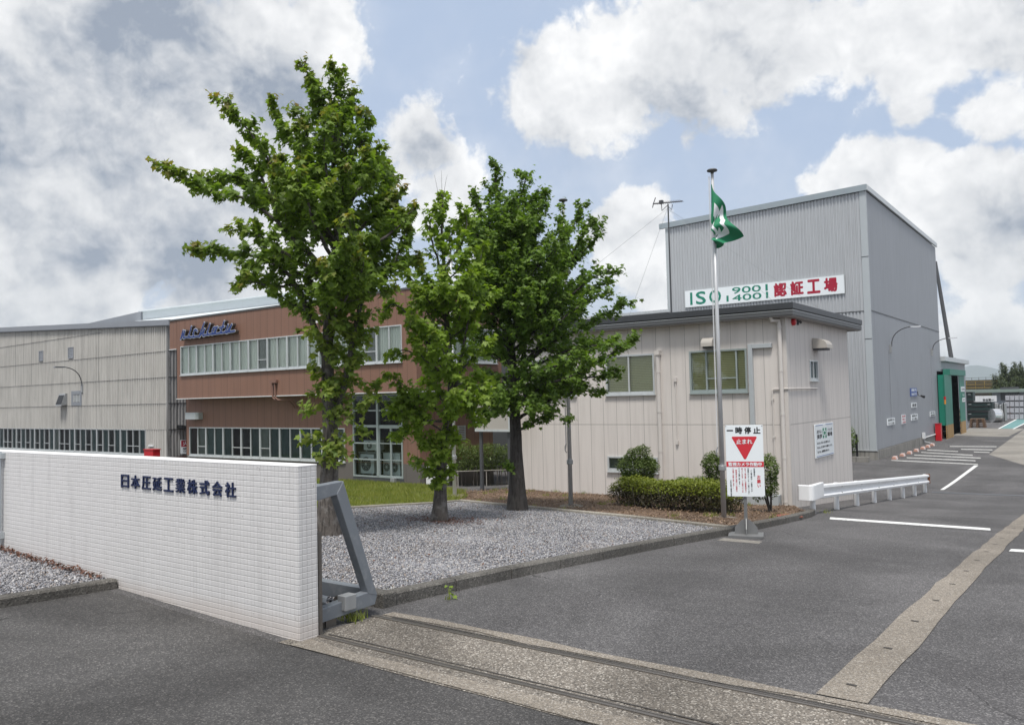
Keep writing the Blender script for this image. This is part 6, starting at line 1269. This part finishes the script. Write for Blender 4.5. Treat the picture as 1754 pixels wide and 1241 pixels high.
n2 = tree('light green young maple tree with sparse crown in the middle of the gravel bed', (752, 892),
     [(752, 892), (755, 830), (758, 780), (769, 715), (774, 650), (768, 590), (764, 520), (760, 440), (757, 380), (756, 330)],
     [(.045, (769, 700, 0), (787, 630, -.1), (800, 560, -.2), (815, 480, -.3), (828, 420, -.3)), (.035, (766, 640, 0), (735, 590, -.2), (705, 545, -.3), (675, 520, -.3), (655, 535, -.3)), (.035, (764, 560, 0), (730, 520, .2), (705, 480, .3), (690, 470, .3)), (.03, (764, 720, 0), (735, 690, -.3), (700, 665, -.4), (665, 640, -.4)),
      (.03, (762, 480, 0), (745, 430, -.2), (735, 390, -.2), (748, 350, -.2)), (.03, (762, 460, 0), (790, 420, .2), (800, 380, .3), (790, 350, .3)), (.03, (785, 640, 0), (815, 610, -.3), (840, 590, -.4)), (.03, (775, 690, 0), (800, 690, -.3), (830, 680, -.4)), (.03, (764, 600, 0), (725, 610, -.5), (690, 600, -.6), (672, 610, -.6)),
      (.03, (764, 520, 0), (785, 490, -.6), (800, 470, -.7)), (.03, (768, 560, 0), (745, 500, -.5), (720, 450, -.6)), (.03, (770, 640, 0), (745, 640, .6), (720, 650, .7)), (.03, (800, 540, -.2), (830, 520, -.2), (850, 500, -.2)), (.03, (770, 720, 0), (740, 720, -.4), (700, 715, -.4), (676, 690, -.4)), (.03, (780, 660, 0), (800, 650, .6), (830, 640, .8))],
     'leafB', 'bark', .112, 20, (.42, .14), .125, .8, 8,
     [(700, 710, -.2, .42, 150), (720, 740, -.2, .36, 120), (690, 690, -.25, .34, 90), (740, 760, -.2, .32, 120), (770, 745, -.2, .28, 100), (745, 800, -.15, .26, 90), (725, 790, -.2, .24, 60), (768, 810, -.15, .22, 60), (800, 700, -.3, .36, 120), (815, 665, -.3, .38, 120), (790, 640, -.3, .34, 90), (735, 690, -.2, .30, 80), (680, 740, -.2, .14, 24), (760, 770, -.2, .26, 70), (705, 670, -.2, .3, 60), (825, 710, -.2, .26, 60), (740, 825, -.1, .16, 24), (780, 690, -.3, .3, 80)],
     [((757, 400, 0), (752, 340, 0), (744, 300, 0)), ((757, 390, 0), (757, 330, 0), (756, 292, 0)), ((757, 360, 0), (762, 320, 0), (766, 300, 0))], droop=.6, seed=5, fill=([(690, 500), (742, 385), (785, 375), (820, 440), (832, 560), (822, 690), (700, 715), (672, 640), (672, 560)], 15))
n3 = tree('dense dark green maple tree with the widest round crown at the right of the bed', (886, 873),
     [(886, 873), (885, 800), (883, 740), (881, 690), (877, 620), (872, 560), (868, 500), (862, 440), (855, 380), (850, 320), (848, 278)],
     [(.065, (881, 690, 0), (895, 620, -.1), (905, 540, -.2), (935, 480, -.3), (975, 440, -.4), (1015, 375, -.5)), (.05, (893, 630, 0), (940, 590, -.4), (1000, 560, -.6), (1050, 530, -.6), (1080, 520, -.6)), (.045, (885, 690, 0), (930, 660, -.6), (990, 640, -.8), (1040, 610, -.9), (1088, 575, -.9)), (.045, (884, 720, 0), (930, 690, -.4), (985, 670, -.5), (1030, 672, -.5)),
      (.04, (882, 740, 0), (910, 725, -.5), (945, 712, -.6), (965, 715, -.6)), (.045, (874, 580, 0), (920, 500, .3), (960, 430, .5), (1000, 350, .5)), (.04, (866, 480, 0), (900, 410, -.2), (925, 350, -.3), (930, 325, -.3)), (.04, (858, 400, 0), (885, 350, .2), (900, 310, .2), (890, 295, .2)), (.04, (860, 420, 0), (835, 380, -.2), (815, 350, -.3), (806, 335, -.3)), (.04, (905, 560, 0), (960, 470, .2), (1010, 420, .3), (1030, 385, .3)), (.04, (895, 640, 0), (970, 600, .2), (1040, 590, .2), (1075, 590, .2)), (.04, (890, 650, 0), (960, 650, -.4), (1020, 645, -.5), (1060, 640, -.5)),
      (.04, (868, 500, 0), (835, 450, .3), (805, 400, .4), (785, 380, .4)), (.045, (876, 600, 0), (845, 560, -.3), (815, 520, -.5), (790, 500, -.5)), (.045, (880, 660, 0), (850, 640, -.3), (820, 650, -.5), (795, 660, -.5)), (.04, (881, 690, 0), (850, 700, -.5), (830, 715, -.6)), (.04, (905, 545, -.2), (960, 520, -.7), (1010, 480, -1.), (1050, 460, -1.)), (.04, (900, 600, 0), (960, 600, .7), (1010, 590, 1.), (1055, 580, 1.)),
      (.04, (870, 540, 0), (900, 480, -.8), (940, 440, -1.2), (970, 400, -1.3)), (.04, (872, 560, 0), (840, 500, -.9), (830, 440, -1.1)), (.04, (880, 660, 0), (920, 640, -1.1), (970, 620, -1.5), (1010, 610, -1.6)), (.04, (868, 500, 0), (890, 440, .9), (920, 390, 1.2)), (.035, (862, 440, 0), (870, 380, -.7), (880, 340, -.9)), (.035, (900, 620, 0), (950, 560, -1.), (1000, 520, -1.2), (1040, 500, -1.2)), (.035, (884, 700, 0), (860, 670, .8), (840, 640, 1.1)),
      (.035, (893, 640, 0), (900, 680, -.8), (930, 700, -1.2)), (.035, (905, 545, -.2), (940, 530, .6), (990, 500, .9), (1040, 480, 1.)), (.03, (868, 500, 0), (845, 430, -.5), (838, 360, -.5), (840, 320, -.5)), (.03, (935, 480, -.3), (960, 400, -.3), (965, 365, -.3))],
     'leafC', 'barkdark', .088, 33, (.56, .115),   .165, 1.3, 44, [(860, 700, -.5, .45, 160), (900, 690, -.5, .5, 160), (940, 680, -.6, .5, 160), (840, 680, -.4, .4, 100), (885, 640, -.7, .5, 150), (880, 800, -.15, .16, 40), (870, 790, -.15, .1, 20)], droop=.5, seed=9, fill=([(805, 345), (848, 300), (900, 315), (955, 350), (1008, 385), (1030, 450), (1060, 525), (1068, 580), (1030, 635), (960, 685), (850, 695), (795, 650), (780, 560), (788, 430)], 42))
print('LEAVES', n1, n2, n3)
# ================================================================== SHRUBS, HEDGES, BAMBOO
def blob(n, c, r, hollow=.55, lump=.18, seed=0):
    d = rng.normal(0, 1, (n, 3)); d /= np.linalg.norm(d, axis=1)[:, None]; k = hollow+(1-hollow)*rng.uniform(0, 1, n)**.5
    k *= 1+lump*np.sin(d[:, 0]*4+seed)*np.sin(d[:, 1]*5+seed*2)+lump*.7*np.sin(d[:, 2]*6+seed*3); return np.array(c)+d*k[:, None]*np.array(r), d
def shrub(label, base, c, r, n, leaf, size, stems=5, cat='shrub', name='round_shrub', group=None, parts=()):
    t = thing(name, base, label, cat, group); m = MB()
    for i in range(stems):
        a = 2*math.pi*i/stems; e = np.array(c)+np.array([math.cos(a)*r[0]*.5, math.sin(a)*r[1]*.5, 0]); m.tube([np.array(base)-[0, 0, .08], (np.array(base)*.4+e*.6)+[0, 0, -.1*r[2]], e], [.028, .02, .01], 6)
    m.build('stem', 'barkdark', t); C, d = blob(n, c, r, seed=base[0])
    npmesh('foliage', leafverts(C, size, OVAL, .1, out=d), 6, leaf, parent=t)
    for (cc, rr, nn, lf, sz) in parts: C, d = blob(nn, cc, rr, .2, seed=1); npmesh('new_shoot', leafverts(C, sz, OVAL, .2, out=d), 6, lf, parent=t)
    return t
def at(px_, py_, y):   # point on the vertical plane Y=y
    r = ray(px_, py_); return r*(y/r[1])
def hedges():
    y0, y1 = 17.55, 18.75; xa, xb = -10.15, -6.95; n = 26000
    t = thing('clipped_hedge', (-8.5, 18, P(18)+.05), 'low clipped hedge with yellow green top along the office wall', 'hedge')
    u = rng.uniform(0, 1, (n, 3)); x = xa+(xb-xa)*u[:, 0]; yc = y0-.28*(u[:, 0]-.5)+.0; y = yc+(y1-y0)*u[:, 1]; g = prof(y)+.05
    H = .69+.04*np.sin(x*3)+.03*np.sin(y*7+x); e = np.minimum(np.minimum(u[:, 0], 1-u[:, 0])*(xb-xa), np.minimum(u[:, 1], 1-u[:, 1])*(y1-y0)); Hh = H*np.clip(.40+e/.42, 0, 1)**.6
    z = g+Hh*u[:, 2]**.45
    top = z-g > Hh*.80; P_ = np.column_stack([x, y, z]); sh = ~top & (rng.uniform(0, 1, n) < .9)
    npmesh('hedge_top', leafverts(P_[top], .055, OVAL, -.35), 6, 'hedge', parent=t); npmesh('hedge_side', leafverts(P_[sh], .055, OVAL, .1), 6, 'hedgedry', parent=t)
    m = MB()
    for _ in range(260):
        x_ = rng.uniform(xa+.1, xb-.1); y_ = rng.uniform(y0, y1); z_ = P(y_); m.tube([(x_, y_, z_), (x_+rng.normal(0, .12), y_+rng.normal(0, .12), z_+rng.uniform(.3, .6))], .006, 4, caps=False)
    m.build('twig', 'bark', t)
    b = at(1093, 855, 19.2); b[2] = P(19.2)+.04; c = at(1094, 802, 19.2); shrub('bushy round shrub in front of the low basement window', b, c+[0, 0, .03], (.50, .46, .56), 7000, 'shrub', .06, group=None, parts=[(at(1082, 822, 18.95), (.30, .28, .24), 1300, 'shrubnew', .07)])
    b = at(1222, 850, 19.6); b[2] = P(19.6)+.04; c = at(1221, 797, 19.6); shrub('dark round shrub seen just left of the tall flagpole', b, c, (.25, .3, .36), 2400, 'shrub', .06)
    b = at(1321, 880, 19.0); b[2] = P(19.0)+.04; c = at(1308, 812, 19.0); shrub('dark tree-like shrub with a bare stem behind the stop sign', b, c, (.33, .36, .56), 4600, 'shrub', .06, stems=3)
    for k, (px_, py_, lf, lab) in enumerate(((1172, 826, 'shrubnew', 'pale green sprig growing up through the hedge'), (1200, 826, 'shrub', 'dull green sprig growing up through the hedge near the flagpole'))):
        b = at(px_, 850, 18.6); c = at(px_, py_, 18.6); shrub(lab, b, c, (.22, .2, .17), 420, lf, .075, stems=3, name='sprig')
    # hedge along the brown building and its low rail
    t = thing('tall_hedge', (-18.6, 24, P(24)), 'dark leafy hedge with bare lower stems beside the brown building', 'hedge'); n = 15000
    y = rng.uniform(21.8, 28, n); x = rng.uniform(-19.2, -18.3, n); z = prof(y)+.55+rng.uniform(0, 1, n)*(.95+.08*np.sin(y*4)); npmesh('foliage', leafverts(np.column_stack([x, y, z]), .07, OVAL, .2), 6, 'shrub', parent=t)
    m = MB()
    for y_ in np.arange(21.8, 28, .22): x_ = -18.5+rng.normal(0, .08); m.tube([(x_, y_, P(y_)-.05), (x_+rng.normal(0, .08), y_, P(y_)+.7)], .016, 5)
    m.build('stem', 'bark', t)
    q = thing('hedge_rail', (-18.2, 24, P(24)), 'thin pale rail in front of the dark hedge by the brown building', 'rail'); MB().tube([(-18.2, 21.2, P(21.2)+.55), (-18.2, 28, P(28)+.62)], .018, 6).build('bar', 'hood', q); m = MB()
    for y_ in (21.4, 23, 24.6, 26.2): m.tube([(-18.2, y_, P(y_)-.1), (-18.2, y_, P(y_)+.58)], .016, 6)
    m.build('post', 'hood', q)
    MB().box(-18.1, -17.95, 21, 28, P(28)-.1, P(24)).build('kerb', 'kerbpale', kind='structure')
    q = thing('outdoor_unit', (-19.1, 21.6, P(21.4)), 'small white outdoor unit at the corner of the brown building', 'air conditioner'); MB().box(-19.38, -19.0, 21.05, 21.85, P(21.4)+.08, P(21.4)+.72).build('casing', 'white', q, bevel=.01); MB().box(-19.35, -19.05, 21.1, 21.8, P(21.4)-.05, P(21.4)+.078).build('foot', 'galv', q); MB().tube([(-18.999, 21.40, P(21.4)+.4), (-18.985, 21.40, P(21.4)+.4)], .22, 20).build('fan_opening', 'darkgrey', q)
    b = np.array([-12.2, 50.0, -4.1]); t = shrub('small green shrub in a planter at the foot of the ribbed grey wall', b, b+[0, 0, 1.15], (.42, .42, .75), 900, 'shrubnew', .12, name='small_shrub')
    MB().box(-16, -11.0, 49.1, 49.35, -4.15, -3.86).build('planter_kerb', 'plinth', kind='structure'); 
    MB().box(-11.85, -11.75, 49.85, 49.95, -4.15, -2.6).build('marker_post', 'black', label='thin black post beside the small shrub at the grey wall', cat='post')
hedges()
def bamboo():
    k = 0; labs = ['leftmost leaning bamboo clump beyond the hut', 'tall pointed bamboo clump beyond the hut', 'second tall bamboo clump beyond the hut', 'rightmost tall bamboo clump at the edge of the photo', 'low dark bamboo clump in front of the tall ones']
    for (px_, top, w, Y, n) in ((1711, 636, 10, 150, 1400), (1726, 620, 15, 150, 4200), (1741, 619, 14, 151, 4200), (1755, 621, 15, 150, 4200), (1733, 642, 30, 148, 5200)):
        b = at(px_, 668, Y); b[2] = -4.15; tp = at(px_, top, Y); H = tp[2]+4.15; W = w/1374*math.hypot(*tp[:2]); t = thing('bamboo_clump', b, labs[k], 'bamboo', 'bamboo beyond the yard'); k += 1
        m = MB(); C = []
        for i in range(9):
            a = rng.uniform(0, 6.28); q = rng.uniform(.1, 1)*W*.6; e = b+[math.cos(a)*q*1.5, math.sin(a)*q, H*rng.uniform(.72, 1)]; s = b+[math.cos(a)*q*.5, math.sin(a)*q*.5, 0]; m.tube([s, (s+e)/2+[0, 0, .1*H], e], [.07, .05, .02], 5, caps=False)
            f = rng.uniform(.25, 1.02, n//9)[:, None]; C.append(s+(e-s)*f+rng.normal(0, 1, (n//9, 3))*[W*.46, W*.46, .45]*(1.12-f))
        m.build('stem', 'hedgedry', t); npmesh('foliage', leafverts(np.vstack(C), .62, BAM, .5), 4, 'bamboo', parent=t)
bamboo()
# ================================================================== HAZE
def haze():
    global nt
    o = MB().box(-9000, 4200, -4200, 9000, -62, 142).build('haze', 'ink', kind='stuff', label='thin summer haze between the yard and the far mountain', cat='haze', loc=(0, 0, -62))
    m = bpy.data.materials.new('haze'); m.use_nodes = True; nt = m.node_tree; nt.nodes.clear(); out = N('ShaderNodeOutputMaterial'); v = N('ShaderNodeVolumePrincipled')
    v.inputs['Color'].default_value = (.86, .945, 1, 1); v.inputs['Density'].default_value = .00026; v.inputs['Anisotropy'].default_value = .2
    nt.links.new(v.outputs[0], out.inputs['Volume']); o.data.materials[0] = m
haze()
